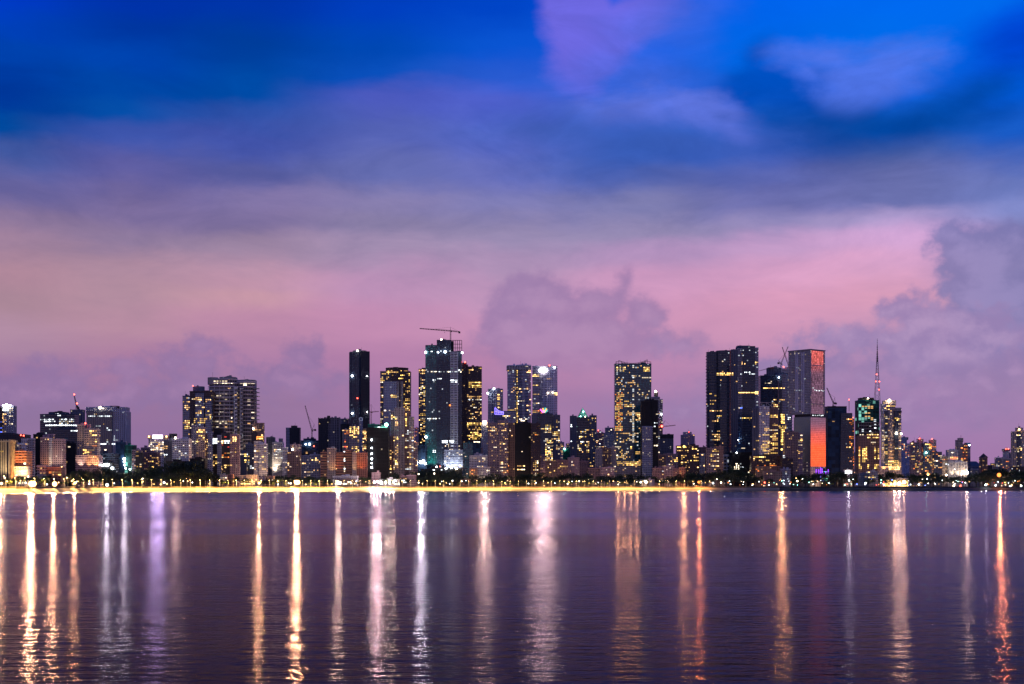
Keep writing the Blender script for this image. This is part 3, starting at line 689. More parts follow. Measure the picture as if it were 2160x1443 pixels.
B('apartment_block','apartment block','white balcony flats with many small lamps under the tall brown tower', 2440,
  [('wall',364,398,927,'white',{'slab':3.4}),('stair_core',384,398,925,'grey',{'off':4})], [(362,930,400,975,.25,'pcp')], dn=.05)
B('apartment_block','apartment block','long low black block behind trees beside the white framed flats', 2400,
  [('wall',350,404,974,'black'),('wall',400,432,968,'black',{'off':5})], dn=.01)
# --- brown tower and scaffolded twin
B('apartment_tower','apartment tower','tall brown tower with red light strips and yellow windows under grey crown', 2760,
  [('wall',385,401,836,'bluegl'),('wall',400,446,826,'brown',{'off':-3}),('blue_bay',412,430,830,'bluegl',{'off':-6,'dm':12,'roof':0}),('blue_bay',433,446,840,'bluegl',{'off':-7,'dm':12,'roof':0}),('crown',406,429,816,'slate',{'off':4,'yb':830,'fins':4,'f':'round'}),('wall',385,391,846,'bluegl',{'off':3})],
  [(385,846,400,850,.7,'w'),(388,853,400,866,.6,'w'),(388,885,400,905,.8,'wYW'),(410,838,424,845,.5,'w'),(432,836,438,850,.6,'yw'),(408,853,424,857,.6,'p'),(410,865,424,873,.7,'w'),(410,883,432,893,.8,'yw'),(434,862,446,894,.6,'yw'),(432,842,446,846,.6,'w'),(401,855,405,910,.5,'p')],
  lamps=[(407,814,'r',1.1)], dn=.03)
B('apartment_block','apartment block','front block with golden stair windows below the brown tower', 2520,
  [('wall',404,416,898,'grey'),('wall',414,432,903,'cream',{'off':-2}),('wall',430,441,915,'purple',{'off':4})],
  [(404,900,414,970,.3,'p'),(416,905,430,935,.7,'wyY'),(432,925,441,970,.4,'w')], dn=.08)
B('scaffolded_tower','unfinished tower','wide concrete tower wrapped in pale floor slabs with two curved crowns', 2700,
  [('wall',438,497,800,'raw',{'slab':7.4,'st':1.5,'so':1.8,'f':'bow','tm':pale_slab}),('wall',498,536,805,'raw',{'off':6,'slab':7.4,'st':1.2,'so':1.2,'f':'bow','tm':pale_slab}),('crown',462,495,796,'scaf',{'off':5,'yb':812,'f':'bow','fins':9}),('crown',438,457,797,'scaf',{'off':3,'yb':811,'f':'bow','fins':5}),('crown',503,536,802,'scaf',{'off':9,'yb':814,'f':'bow','fins':8}),
   ('stair_core',494,500,818,'whitelad',{'off':-6,'dm':6}),('stair_core',506,511,820,'whitelad',{'off':-5,'dm':6})],
  [(455,828,480,838,.35,'p'),(442,889,478,894,.7,'p'),(515,842,530,855,.55,'p'),(438,797,495,810,.5,'pP'),(503,802,536,814,.55,'pP')], dn=.09, dcol='pw', ups=((450,985,'w',6e4),(475,985,'p',6e4),(500,985,'w',6e4),(525,985,'p',5e4)), extra=lambda r, D: scaffold(r, D, 534, 545, 820, 890))
B('apartment_block','apartment block','block with white side walls and dark glass bays under scaffolded tower', 2430,
  [('side_wall',438,449,912,'blueres'),('glass_bay',448,459,918,'black',{'off':2}),('side_wall',458,467,919,'blueres',{'off':-1}),('glass_bay',466,485,915,'dark',{'off':3}),('side_wall',485,504,918,'pink',{'off':-2}),('roof_room',450,470,905,'black',{'off':8,'yb':922})],
  [(449,925,458,936,.9,'C'),(466,928,484,935,.95,'CW'),(466,916,484,928,.3,'r'),(491,919,497,931,.95,'W'),(466,936,484,955,.3,'r'),(488,940,500,960,.5,'yw'),(449,960,459,990,.6,'wy'),(466,955,484,968,.5,'wo'),(466,975,484,990,.7,'ywY')], dn=.05)
B('apartment_block','apartment block','dim grey flats with scattered warm windows right under the scaffold', 2520,
  [('wall',500,520,955,'slate'),('wall',518,536,938,'slate',{'off':8})], [(505,950,536,990,.35,'pyc')], dn=.1)
B('apartment_tower','apartment tower','brown tower with glowing gold terrace beside the scaffolded tower', 2680,
  [('wall',533,555,893,'brown2'),('wall',530,541,912,'brown',{'off':-4})], [(540,920,555,928,.95,'YO'),(533,895,555,918,.2,'w')], lamps=[(534,904,'p',1.5,-3)], dn=.08)
B('apartment_block','apartment block','white flats with uneven yellow windows under the gold terrace', 2480,
  [('wall',536,549,932,'white'),('wall',547,562,937,'white',{'off':-3,'slab':3.4})], [(536,940,562,990,.4,'wyp')], dn=.1)
B('apartment_tower','apartment block','grey green block with white lit foot beside the dark slim tower', 2520,
  [('wall',562,578,923,'slate',{'fins':4}),('wall',574,596,934,'white',{'off':-4,'slab':3.4,'so':.5}),('roof_room',588,596,926,'grey',{'off':6,'yb':940})],
  [(578,945,598,990,.35,'pcw')], lamps=[(580,989,'p',2,-6)], dn=.04, ups=((570,1000,'p',3e4),(582,994,'p',5e4)))
B('apartment_tower','tower','small dark tower with grey side wall and stacked roof boxes', 2780,
  [('side_wall',603,612,903,'grey'),('wall',611,632,903,'dark',{'off':-1}),('roof_room',614,626,899,'dark',{'off':4,'yb':906})], [(614,908,622,940,.25,'pc')], dn=.05)
B('apartment_block','apartment block','brown and white flats with bright lamp beneath the small dark tower', 2470,
  [('wall',596,606,945,'white',{'slab':3.4}),('wall',606,633,954,'brown2',{'off':-5}),('wall',612,634,938,'purple',{'off':9})], [(596,945,612,990,.45,'ywp'),(606,942,634,955,.2,'p')], lamps=[(617,948,'p',1.8,-3)], dn=.05)
B('low_building','low building','blue lit flat roofed site building at the foot of the tilted crane', 2760,
  [('wall',634,672,930,'netblue',{'dm':30}),('roof_room',640,664,926,'netblue',{'off':5,'yb':934})], lamps=[(645,937,'c',1.3,-3),(653,937,'c',1.8,-3),(662,941,'r',1.3,-3)])
B('apartment_block','apartment block','pale blue flats with scattered lit windows under the blue site', 2480,
  [('wall',633,654,962,'blueres'),('wall',653,676,959,'blueres',{'off':4}),('wall',640,668,952,'dark',{'off':12})], [(658,967,670,971,.8,'yW')], dn=.14)
B('tower_under_construction','unfinished tower','raw black concrete tower with rebar tips beside the tilted crane', 2720,
  [('frame',672,690,884,'dark',{'slab':3.8,'fins':4,'fo':3}),('frame',689,715,882,'raw',{'off':3,'fins':5,'fo':2.2}),('core',690,696,878,'dark',{'off':-1,'yb':890})], [(672,880,715,900,.02,'p')], dn=.01)
B('apartment_tower','tower','plain dark block with rounded roof room behind the tall black tower', 2900, [('wall',713,738,895,'dark'),('roof_room',718,735,884,'slate',{'off':4,'yb':898,'f':'cut'})], dn=.02)
B('school_building','institution','long orange brown block with open corridors and two plain stair towers', 2470,
  [('wall',676,690,955,'brickband',{'dm':22}),('stair_tower',690,708,946,'cream',{'off':-2,'dm':20}),('wall',707,725,956,'brickband',{'off':1,'dm':22}),('wall',724,743,951,'brickband',{'off':5,'dm':22}),('stair_tower',743,752,955,'cream',{'off':-1,'dm':20}),('wall',751,774,956,'orange',{'off':2,'dm':22,'fins':5})],
  [(726,950,731,996,.75,'pC'),(690,946,693,975,.25,'c')], dn=.01, ups=((699,1004,'w',3.5e4),(712,1004,'o',2.5e4),(748,1004,'w',3e4),(762,1004,'o',4e4)))
B('apartment_block','apartment block','glowing gold and red flats at the foot of the tall black tower', 2640,
  [('wall',722,738,907,'cream'),('wall',737,758,900,'cream',{'off':-2,'slab':3.5}),('wall',764,776,905,'brown2',{'off':4})],
  [(725,904,738,920,.7,'yo'),(738,900,757,918,.8,'YyW'),(738,918,757,955,.75,'ywYw'),(724,925,736,950,.35,'or'),(765,905,775,950,.75,'yWy')], dn=.08)
B('apartment_tower','tower','tallest black tower on this side with a lamp on its flat roof', 2860,
  [('wall',735,762,743,'navy',{'f':'cut','fins':3}),('wall',760,779,742,'dark',{'off':3,'fins':4}),('crown',742,772,740,'slate',{'off':8,'yb':748,'f':'cut'})],
  [(735,745,779,950,.004,'c')], lamps=[(754,740,'p',1.8),(743,793,'c',2,-3),(774,793,'c',1,-3),(743,872,'c',2,-3),(774,869,'c',1.4,-3),(754,840,'r',1.4,-3)], yaw=8)
B('pylon_tower','tower','narrow blue grey shaft with a ring near its top under black tower', 2600,
  [('shaft',757,765,882,'blueres',{'f':'round','fins':0,'roof':0})], extra=lambda r, D: ring(r, D, 761, 884))
B('tower_under_construction','unfinished tower','black netted tower with green lit top and column of white lamps', 2480,
  [('netting',773,819,903,'black',{'slab':7,'so':.7}),('netting',776,800,896,'netgreen',{'off':5,'yb':908}),('deck',796,817,900,'netgreen',{'off':2,'yb':908})],
  [(790,900,817,905,.75,'gC')], lamps=[(784,928,'c',1.7,-2),(784,945,'c',1.4,-2),(784,957,'c',1.6,-2),(784,968,'c',1.8,-2),(784,977,'c',1.2,-2),(784,986,'c',1.7,-2),(815,896,'g',3.2,-2)])
B('apartment_tower','apartment tower','dark tower with a dome of golden lamps and pale central fins', 2820,
  [('wall',802,824,784,'navy'),('bay',810,838,806,'lattice',{'off':-3,'fins':6,'roof':0}),('fin',837,842,806,'cream',{'off':-5,'dm':8,'roof':0}),('fin',845,850,806,'cream',{'off':-5,'dm':8,'roof':0}),('wall',823,865,784,'brown',{'off':3}),('crown',812,860,776,'brown',{'off':6,'yb':786,'f':'round'})],
  [(812,775,860,786,.5,'yw'),(802,786,836,806,.4,'yw'),(838,786,865,800,.45,'yY'),(802,806,809,900,.45,'wp'),(852,800,865,880,.45,'yw'),(824,832,837,838,.9,'yY'),(810,864,836,868,.8,'p'),(810,877,825,881,.8,'y')], dn=.02)
B('apartment_tower','apartment tower','cream tower with stacked gold windows in front of the domed tower', 2560,
  [('wall',824,834,868,'cream'),('wall',833,852,861,'cream',{'off':-2,'fins':3}),('wall',851,866,870,'brown2',{'off':4}),('wall',863,873,880,'cream',{'off':1}),('podium',818,830,920,'brown2',{'off':-3})],
  [(826,879,842,884,.9,'pY'),(834,890,842,905,.7,'wW'),(853,870,860,905,.8,'yY'),(818,955,826,990,.7,'yw'),(829,920,842,990,.65,'ywpY'),(853,905,872,990,.5,'ywpc'),(828,905,834,950,.35,'p')], dn=.07, lamps=[(817,975,'r',1.2,-6)])
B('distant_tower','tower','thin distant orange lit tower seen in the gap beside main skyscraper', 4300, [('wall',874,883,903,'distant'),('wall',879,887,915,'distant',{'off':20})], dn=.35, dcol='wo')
B('low_building','low building','small grey building with warm windows squeezed beside the teal hoarding', 2520, [('wall',872,881,935,'purple')], dn=.35)
# --- main skyscraper group
B('apartment_tower','apartment tower','slab with long rows of yellow windows half hidden behind main skyscraper', 2950,
  [('wall',883,903,779,'navy'),('crown',890,900,777,'brown',{'off':3,'yb':783})], [(883,776,900,790,.6,'yw'),(883,795,899,815,.3,'wp'),(883,818,899,830,.7,'pcY'),(883,830,899,935,.5,'wyp')])
B('skyscraper','skyscraper','tallest dark glass skyscraper with pale ladder frame and white base lights', 2720,
  [('glass_wall',898,923,729,'teal',{'fins':4}),('glass_wall',922,951,718,'navy',{'off':-3,'fins':3}),('glass_wall',949,974,742,'navy',{'off':4}),('hoist_bay',950,966,743,'whitelad',{'off':-5,'dm':9,'roof':0,'slab':7.4,'st':1.2,'so':.4}),('lower_bay',937,976,950,'lattice',{'off':-7,'dm':12,'slab':7.4,'roof':0})],
  [(898,740,974,744,.35,'C'),(902,781,974,786,.8,'CcP'),(906,798,932,802,.6,'C'),(950,801,967,808,.85,'C'),(902,880,929,884,.8,'CP'),(911,948,919,954,.95,'C'),(932,928,955,934,.8,'C'),(938,934,976,988,.22,'pc')],
  lamps=[(931,717,'p',1.9),(898,743,'c',2,-4),(924,743,'c',1.4,-6),(939,742,'c',2.2,-6),(975,744,'c',1.8,-4),(949,855,'o',1.8,-8),(899,922,'c',2.4,-4)],
  extra=lambda r, D: openframe(r, D, 951, 974, 718, 742),
  ups=((902,992,'g',7e4),(914,992,'g',7e4),(932,992,'c',7e4),(945,992,'c',6e4),(957,992,'c',9e4),(970,992,'c',6e4)))
B('apartment_tower','apartment tower','brown slab dotted with gold windows attached beside main skyscraper', 2850,
  [('wall',974,987,770,'brown'),('wall',985,1016,774,'brown',{'off':-2}),('crown',975,984,766,'dark',{'off':4,'yb':774})],
  [(986,775,1016,790,.25,'yw'),(990,805,1016,818,.75,'yYw'),(986,830,1016,840,.4,'w'),(987,842,1016,846,.85,'pC'),(988,846,1016,886,.5,'ywp'),(986,890,1016,926,.55,'wyY'),(1000,930,1016,934,.9,'P')],
  lamps=[(981,764,'r',1.6)])
B('low_building','site hoarding','teal hoarded low site glowing white behind the flood lit corner', 2600, [('hoarding',880,900,940,'netblue',{'dm':20,'roof':0}),('wall',888,975,990,'black',{'off':-20,'dm':12})], [(888,985,975,992,.2,'c')],
  lamps=[(888,975,'c',3.2,-14,2.6e6,3.0),(893,973,'c',2.6,-14),(897,978,'c',2.2,-14),(941,988,'c',2,-24),(952,986,'c',2.4,-24),(963,988,'p',2,-24),(921,985,'c',1.3,-24),(970,982,'y',2,-24),(928,984,'r',.9,-24)])
B('low_building','apartment block','dark teal block under the brown gold dotted slab', 2640, [('wall',977,997,935,'teal'),('wall',995,1013,935,'netblue',{'off':3,'fins':2}),('wall',1010,1019,945,'purple',{'off':5})], dn=.03)
B('apartment_block','apartment block','white low flats with gallery windows under the brown slab', 2560,
  [('wall',991,1028,962,'white',{'slab':3.5,'dm':18}),('wall',1000,1020,958,'grey',{'off':8,'yb':965})], [(1005,965,1028,985,.4,'wp')], dn=.1)
B('apartment_block','apartment block','small block with orange lit floors just above the dark trees near skyscraper', 2520,
  [('wall',990,1007,988,'brown2',{'slab':3.5}),('wall',1007,1034,986,'grey',{'off':5})], [(990,988,1004,1005,.8,'yo'),(1010,990,1034,1008,.25,'p')])
B('apartment_tower','tower','thin grey tower with a blazing lamp on its roof behind gold slab', 2780, [('wall',1016,1030,895,'lattice',{'fins':4})], lamps=[(1022,891,'p',4.2,-2,3e6,3.0),(1019,892,'y',2,-2),(1026,892,'y',2,-2)], dn=.05)
B('office_tower','office tower','banded grey tower with yellow middle windows above the blue lit sign', 2960,
  [('wall',1029,1061,822,'lattice',{'f':'bow'}),('crown',1031,1060,821,'slate',{'off':3,'yb':826})], [(1045,830,1055,862,.75,'wyY'),(1038,860,1045,875,.2,'w')], lamps=[(1042,820,'c',1.6),(1029,830,'c',1.9,-4)], dn=.02)
B('office_block','office block','dark blue block with a blue violet light frame on its stepped roof', 2760,
  [('wall',1041,1063,873,'navy'),('wall',1062,1087,868,'bluegl',{'off':2})], [(1060,875,1087,882,.5,'yp')], extra=lambda r, D: bluesign(r, D))
B('apartment_tower','apartment block','wide purple brown flats with scattered white and gold windows', 2560,
  [('wall',1029,1052,893,'purple'),('wall',1050,1072,888,'purple',{'off':-3,'slab':3.4,'so':.5}),('wall',1070,1086,893,'brown2',{'off':2})],
  [(1050,888,1086,895,.5,'y'),(1030,900,1045,912,.5,'wp'),(1038,932,1050,945,.5,'wp'),(1066,950,1074,962,.6,'w'),(1052,895,1068,995,.3,'pw'),(1060,965,1074,998,.4,'wo')], dn=.1)
B('office_tower','office tower','banded tower with flared crown and a vertical gold light line', 3050,
  [('wall',1070,1090,771,'gband',{'f':'cut'}),('wall',1089,1120,770,'gband',{'off':-2,'f':'bow'}),('crown',1069,1120,772,'wband',{'off':-4,'yb':780,'dm':36,'par':0,'fins':9}),('light_strip',1088.6,1090.4,781,'dark',{'off':-9,'yb':895,'dm':3,'roof':0,'par':0})],
  [(1088,780,1091,895,.9,'yY'),(1072,788,1084,791,.7,'p'),(1111,782,1120,786,.9,'W'),(1070,816,1120,830,.3,'w'),(1091,843,1105,848,.8,'pC'),(1070,863,1090,867,.9,'y'),(1111,855,1120,858,.7,'w'),(1095,882,1110,888,.7,'P')], dn=.05)
B('office_tower','office tower','pale gridded curved tower carrying a big white oval roof sign', 3080,
  [('wall',1123,1138,773,'gband'),('wall',1137,1176,773,'dotgrid',{'off':-2,'f':'bow'})],
  [(1123,790,1138,796,.95,'yY'),(1123,810,1138,815,.95,'y'),(1123,829,1138,833,.9,'y'),(1123,849,1138,853,.9,'yp'),(1123,866,1138,871,.9,'oy'),(1154,797,1163,801,.9,'w'),(1168,826,1174,836,.9,'yW')],
  lamps=[(1170,775,'c',1.4,-3),(1159,771,'r',1.6),(1156,829,'p',1.1,-4),(1166,828,'p',1.0,-4)], extra=lambda r, D: ovalsign(r, D))
B('apartment_tower','tower','windowless black block with few lit floors standing before the twin banded towers', 2520,
  [('wall',1086,1121,893,'black'),('wall',1107,1112,886,'black',{'off':3,'yb':896})], [(1096,950,1105,953,.6,'p'),(1090,980,1107,984,.8,'w'),(1090,988,1107,994,.8,'WP')], dn=.002)
B('apartment_tower','apartment block','dark brown block with a column of gold windows beside windowless black block', 2500,
  [('wall',1120,1140,894,'brown',{'dm':20}),('wall',1138,1150,960,'purple',{'off':4})], [(1124,905,1136,925,.4,'ow'),(1125,944,1134,948,.7,'y'),(1124,965,1136,1006,.6,'pyw')], dn=.04)
B('apartment_tower','apartment tower','dark blue tower with piers and a coloured lit sculpture on top', 2720,
  [('wall',1122,1135,875,'slate',{'fins':3}),('wall',1134,1166,873,'navy',{'off':-2}),('wall',1164,1181,876,'slate',{'off':1,'fins':4})],
  [(1140,890,1164,912,.45,'wyp'),(1165,888,1181,975,.4,'ywp'),(1150,925,1165,972,.8,'pwY'),(1122,880,1135,890,.2,'w')], dn=.03, extra=lambda r, D: fountain(r, D))
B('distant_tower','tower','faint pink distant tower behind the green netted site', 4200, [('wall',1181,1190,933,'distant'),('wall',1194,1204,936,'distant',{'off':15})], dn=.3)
B('tower_under_construction','unfinished building','bright green netted block between blue tower and pyramid topped tower', 2800, [('netting',1188,1204,948,'netgreen'),('core',1194,1203,943,'slate',{'off':4})], lamps=[(1191,947,'g',1.6,-2)])
B('office_tower','office tower','dark piered tower crowned by a green lit glass pyramid', 2780,
  [('wall',1203,1216,878,'slate',{'fins':3}),('wall',1215,1246,881,'navy',{'off':2}),('wall',1244,1258,877,'slate',{'off':-1,'fins':3})],
  [(1204,896,1208,900,.8,'C'),(1214,897,1222,902,.5,'g'),(1215,900,1240,912,.5,'pyc'),(1240,880,1258,985,.4,'yw'),(1204,928,1210,933,.9,'C'),(1224,929,1232,932,.8,'C'),(1204,940,1215,975,.3,'p'),(1215,912,1240,985,.22,'ywp')], extra=lambda r, D: pyramid(r, D))
B('apartment_block','apartment block','pink white flats with many tiny windows beside pyramid tower', 2900, [('wall',1257,1277,914,'pink',{'slab':3.5}),('roof_room',1260,1268,909,'pink',{'off':4,'yb':918})], lamps=[(1262,908,'r',1.1)], dn=.4, dcol='pcwp')
B('apartment_block','apartment block','white balcony flats with lit roof edge beside the big gold windowed tower', 2860, [('wall',1275,1299,918,'white',{'slab':3.8,'so':1.2}),('roof_room',1277,1298,903,'grey',{'off':6,'yb':922})], [(1288,902,1299,905,.9,'C')], dn=.15, dcol='pc')
B('apartment_block','apartment block','brown block with pale vertical stair strips under white balcony flats', 2680,
  [('wall',1257,1270,948,'cream',{'fins':4}),('wall',1269,1281,944,'brown2',{'off':2,'fins':3}),('wall',1280,1288,946,'brown2',{'off':-2}),('wall',1287,1299,944,'cream',{'off':3,'fins':4})], dn=.1)
B('apartment_block','apartment block','dim red brown low flats with gold windows below blue piered tower', 2570, [('wall',1150,1176,974,'brown2'),('wall',1174,1198,971,'dpink',{'off':3,'slab':3.4})], [(1155,985,1170,997,.4,'y'),(1178,975,1198,990,.4,'wy')], dn=.12)
B('apartment_block','apartment block','pink low flats with bright corner windows below pyramid tower', 2600, [('wall',1198,1222,966,'pink',{'slab':3.4}),('wall',1220,1242,974,'dpink',{'off':4})], [(1205,966,1224,985,.4,'pPw')], dn=.1)
B('apartment_block','apartment block','long pinkish low flats above the trees beside the gold lobby', 2570, [('wall',1240,1266,988,'dpink'),('wall',1264,1296,987,'pink',{'off':4})], dn=.1)
# --- big gold windowed tower
B('apartment_tower','apartment tower','broad teal tower full of gold windows with curved cable roof frame', 2700,
  [('glass_wall',1297,1330,768,'teal'),('stair_core',1329,1338,768,'teal',{'off':-3}),('glass_wall',1337,1374,768,'teal',{'off':1}),('podium',1298,1355,976,'cream',{'off':-10,'slab':4,'dm':20,'roof':0})],
  [(1300,774,1320,784,.8,'WYp'),(1358,773,1372,785,.8,'YW'),(1332,768,1338,800,.7,'cp'),(1332,820,1338,935,.8,'cpp'),(1297,795,1312,815,.5,'yw'),(1322,803,1342,815,.5,'pw'),(1355,794,1374,800,.7,'p'),(1348,803,1374,815,.5,'wW'),(1340,823,1374,830,.6,'wp'),
   (1298,822,1312,910,.75,'wyo'),(1298,910,1340,970,.3,'wyp'),(1318,845,1332,860,.6,'Wy'),(1318,886,1345,892,.7,'p'),(1320,866,1332,876,.5,'w'),(1340,870,1350,890,.7,'W'),(1346,898,1354,912,.6,'yw'),(1300,973,1354,982,.9,'YyW'),(1340,950,1352,962,.6,'wY'),(1340,790,1374,985,.14,'ywp')], dn=.07, extra=lambda r, D: (cableroof(r, D), [beam(r, x, 976, D - 16, 'y', 4.5e5, 2.4) for x in (1304, 1316, 1330, 1344)]))
B('tower_under_construction','unfinished tower','black unfinished tower standing in front of the broad teal tower', 2600,
  [('frame',1353,1378,847,'black',{'f':'cut'}),('frame',1360,1388,845,'black',{'off':3}),('frame',1355,1376,900,'blueres',{'off':-3,'dm':14,'slab':3.8,'roof':0})], [(1378,872,1390,880,.5,'p'),(1380,885,1388,960,.3,'pc')], dn=.01)
B('apartment_tower','apartment tower','pale slender tower with balcony edge and roof cabin by red lamp crane', 2880,
  [('wall',1375,1392,838,'grey'),('wall',1388,1398,843,'wband',{'off':2}),('roof_room',1380,1388,828,'dark',{'off':4,'yb':842})], lamps=[(1383,826,'p',2.4),(1395,874,'c',1.4,-3)], dn=.05)
B('apartment_block','apartment block','narrow dark flats with stacked white windows behind black unfinished tower', 2660, [('wall',1381,1392,905,'navy')], dn=.35, dcol='pcw')
B('tower_under_construction','unfinished tower','short grey column tower with dark capped top beside the pale slender tower', 2820,
  [('frame',1392,1420,922,'slate',{'fins':4}),('cap',1391,1421,917,'dark',{'off':-2,'yb':924})], dn=.0)
B('apartment_block','apartment block','hazy pinkish tower with stepped top standing alone behind brown block', 3700, [('wall',1437,1452,918,'distant'),('wall',1450,1465,917,'distant',{'off':10,'fins':2}),('roof_room',1442,1459,912,'grey',{'off':20,'yb':922})], dn=.02, lamps=[(1453,911,'r',1.1)])
B('apartment_block','apartment block','brown block with gold windows and an amber lamp on its roof', 2640,
  [('wall',1428,1453,941,'brown',{'slab':3.5,'so':.5}),('wall',1452,1474,940,'brown',{'off':-3})], [(1429,940,1450,946,.8,'yY'),(1436,950,1450,980,.45,'yw'),(1458,946,1470,950,.8,'yY'),(1455,955,1474,975,.35,'yw')], lamps=[(1443,942,'y',2.6,-3,1.3e6,2.4)], dn=.12)
B('apartment_block','apartment block','dim flats with a cluster of gold windows under the short column tower', 2620,
  [('wall',1382,1404,960,'brown2'),('wall',1402,1430,958,'purple',{'off':4})], [(1388,972,1404,990,.4,'wy'),(1420,966,1430,976,.8,'yY'),(1405,968,1420,985,.3,'wp')], dn=.1)
B('apartment_block','apartment block','pink flats with red balconies above the trees beside orange lit corner', 2560, [('wall',1377,1400,988,'dpink'),('wall',1398,1422,984,'pink',{'off':2})], dn=.1, dcol='pwc')
B('apartment_block','apartment block','orange lit corner house with square windows just above the shore trees', 2540, [('wall',1421,1434,990,'dpink'),('wall',1433,1446,987,'orange',{'off':-2})], dn=.04)
B('apartment_block','apartment block','plain grey end wall block between amber lamp block and glowing flats', 2700, [('wall',1473,1492,944,'dpink'),('wall',1476,1487,958,'white',{'off':-5})], dn=.03)
B('apartment_block','apartment block','flats with a bright cluster of gold windows under the twin navy towers', 2600, [('wall',1491,1510,946,'purple'),('wall',1508,1526,943,'brown2',{'off':3})], [(1494,958,1516,992,.4,'wyp'),(1502,948,1516,954,.7,'y')], dn=.05)
# --- twin navy towers
B('apartment_tower','apartment tower','wide dark tower with curved stacked balconies and a gold lit terrace', 2760,
  [('wall',1492,1516,743,'navy',{'f':'bow','slab':7.2,'st':.9,'so':1.5}),('wall',1513,1546,740,'navy',{'off':-3,'f':'bow','slab':7.2,'st':.9,'so':1.0}),('fin_wall',1543,1556,738,'slate',{'off':2,'fins':3}),('lower_bay',1526,1546,960,'whitelad',{'off':-6,'dm':10,'roof':0})],
  [(1513,787,1546,794,.9,'YW'),(1502,813,1516,816,.8,'w'),(1498,828,1512,855,.35,'wy'),(1496,865,1522,880,.6,'wyW'),(1500,882,1515,890,.6,'w'),(1500,908,1518,928,.6,'wW'),(1498,935,1514,943,.5,'wy'),(1525,857,1530,870,.5,'p')], dn=.012)
B('apartment_tower','apartment tower','taller dark blue glass tower joined to the curved balcony tower', 2780,
  [('wall',1554,1568,733,'bluegl',{'fins':2}),('wall',1566,1593,731,'navy',{'off':-2}),('balcony_stack',1592,1600,734,'gband',{'off':1}),('crown',1556,1582,730,'slate',{'off':4,'yb':736})],
  [(1566,738,1590,742,.5,'c'),(1565,764,1574,769,.8,'W'),(1588,764,1600,770,.8,'yY'),(1560,782,1592,790,.5,'cC'),(1556,825,1600,831,.85,'YW'),(1560,857,1568,861,.6,'B'),(1564,880,1600,888,.6,'yY'),(1555,925,1560,930,.8,'C')], dn=.015, lamps=[(1556,928,'c',1.9,-5)])
B('tower_under_construction','unfinished tower','dark unfinished tower with squared roof frame and a pale hoist line', 2850,
  [('wall',1604,1650,793,'navy'),('wall',1636,1662,788,'bluegl',{'off':4}),('crown',1621,1647,776,'slate',{'off':8,'yb':796,'fins':5}),('shaft',1641,1643,800,'pink',{'off':-6,'dm':2,'roof':0,'par':0})],
  [(1612,804,1630,810,.5,'p'),(1610,817,1658,822,.85,'YW'),(1632,840,1655,845,.5,'w'),(1630,850,1645,862,.5,'yw'),(1647,873,1654,893,.98,'Y'),(1642,898,1660,905,.85,'wy'),(1647,906,1655,938,.98,'Y')], lamps=[(1643,796,'c',1.5,-4)])
B('apartment_tower','apartment tower','white striped balcony tower rising behind the dark unfinished tower', 2960, [('wall',1648,1671,778,'wband',{'slab':7,'so':1.5,'st':1.6})], [(1662,808,1668,858,.5,'pc'),(1656,880,1668,886,.5,'C')], lamps=[(1653,774,'r',1.5)], dn=.03)
B('apartment_tower','apartment tower','front tower packed with golden windows under an open roof frame', 2620,
  [('wall',1589,1602,861,'slate',{'fins':3}),('wall',1601,1623,858,'white',{'off':-1}),('wall',1621,1641,862,'brown2',{'off':3}),('podium',1585,1650,962,'brown',{'off':-8,'dm':20}),('podium_roof',1594,1670,985,'brown2',{'off':-16,'dm':14})],
  [(1602,888,1622,892,.75,'wp'),(1603,892,1622,900,.2,'w'),(1606,903,1641,910,.6,'wp'),(1601,915,1622,918,.7,'y'),(1624,853,1641,864,.4,'y'),(1625,874,1641,880,.7,'wY'),(1625,895,1641,960,.72,'yYw'),(1603,928,1622,960,.55,'yw'),(1592,915,1600,960,.35,'y'),(1590,960,1622,972,.75,'YyW'),(1592,975,1600,1000,.5,'o'),(1610,980,1646,984,.8,'o')], dn=.06,
  extra=lambda r, D: roofframe(r, D, 1602, 1631, 849, 860))
B('apartment_tower','apartment tower','plain brown tower with a lit corner in front of the orange mirrored tower', 2550,
  [('wall',1656,1684,912,'brown2'),('wall',1683,1693,914,'pink',{'off':2,'slab':3.4}),('wall',1650,1672,968,'brown',{'off':-7,'slab':5})], [(1671,926,1685,932,.7,'pw'),(1685,915,1693,1000,.45,'wyp'),(1650,960,1656,965,.8,'c')], dn=.02)
B('office_block','low building','dark low block with white lamps between golden tower and brown tower', 2700, [('wall',1543,1590,955,'black'),('wall',1555,1572,940,'netblue',{'off':6})], [(1548,972,1560,990,.7,'P'),(1560,975,1570,990,.35,'c')], lamps=[(1554,955,'c',1.2,-3),(1649,948,'y',2.2,-3,2.4e6,2.6),(1657,936,'y',2.4,-3,2.2e6,2.6)], dn=.03)  # the gold pair beyond the block is added to make the wide water streak
def hiproof(r, D, x0, x1, y0, y1):
    a = LC(r, x0 - 1, y0, D - 2); b = LC(r, x1 + 1, y0, D - 2); z = LC(r, x0, y1, D).z; dd = 34; q = 9
    Bq = [(a.x,a.y,a.z+1.2),(b.x,a.y,a.z+1.2),(b.x,a.y+dd,a.z+1.2),(a.x,a.y+dd,a.z+1.2)]; m1 = (a.x+q, a.y+dd/2, z); m2 = (b.x-q, a.y+dd/2, z)
    mb = MB(); mb.face([Bq[0],Bq[1],m2,m1]); mb.face([Bq[1],Bq[2],m2]); mb.face([Bq[2],Bq[3],m1,m2]); mb.face([Bq[3],Bq[0],m1]); mb.face(Bq[::-1]); mb.build('roof', plain('blue_roof_sheet', (.06,.08,.14), .5), r)
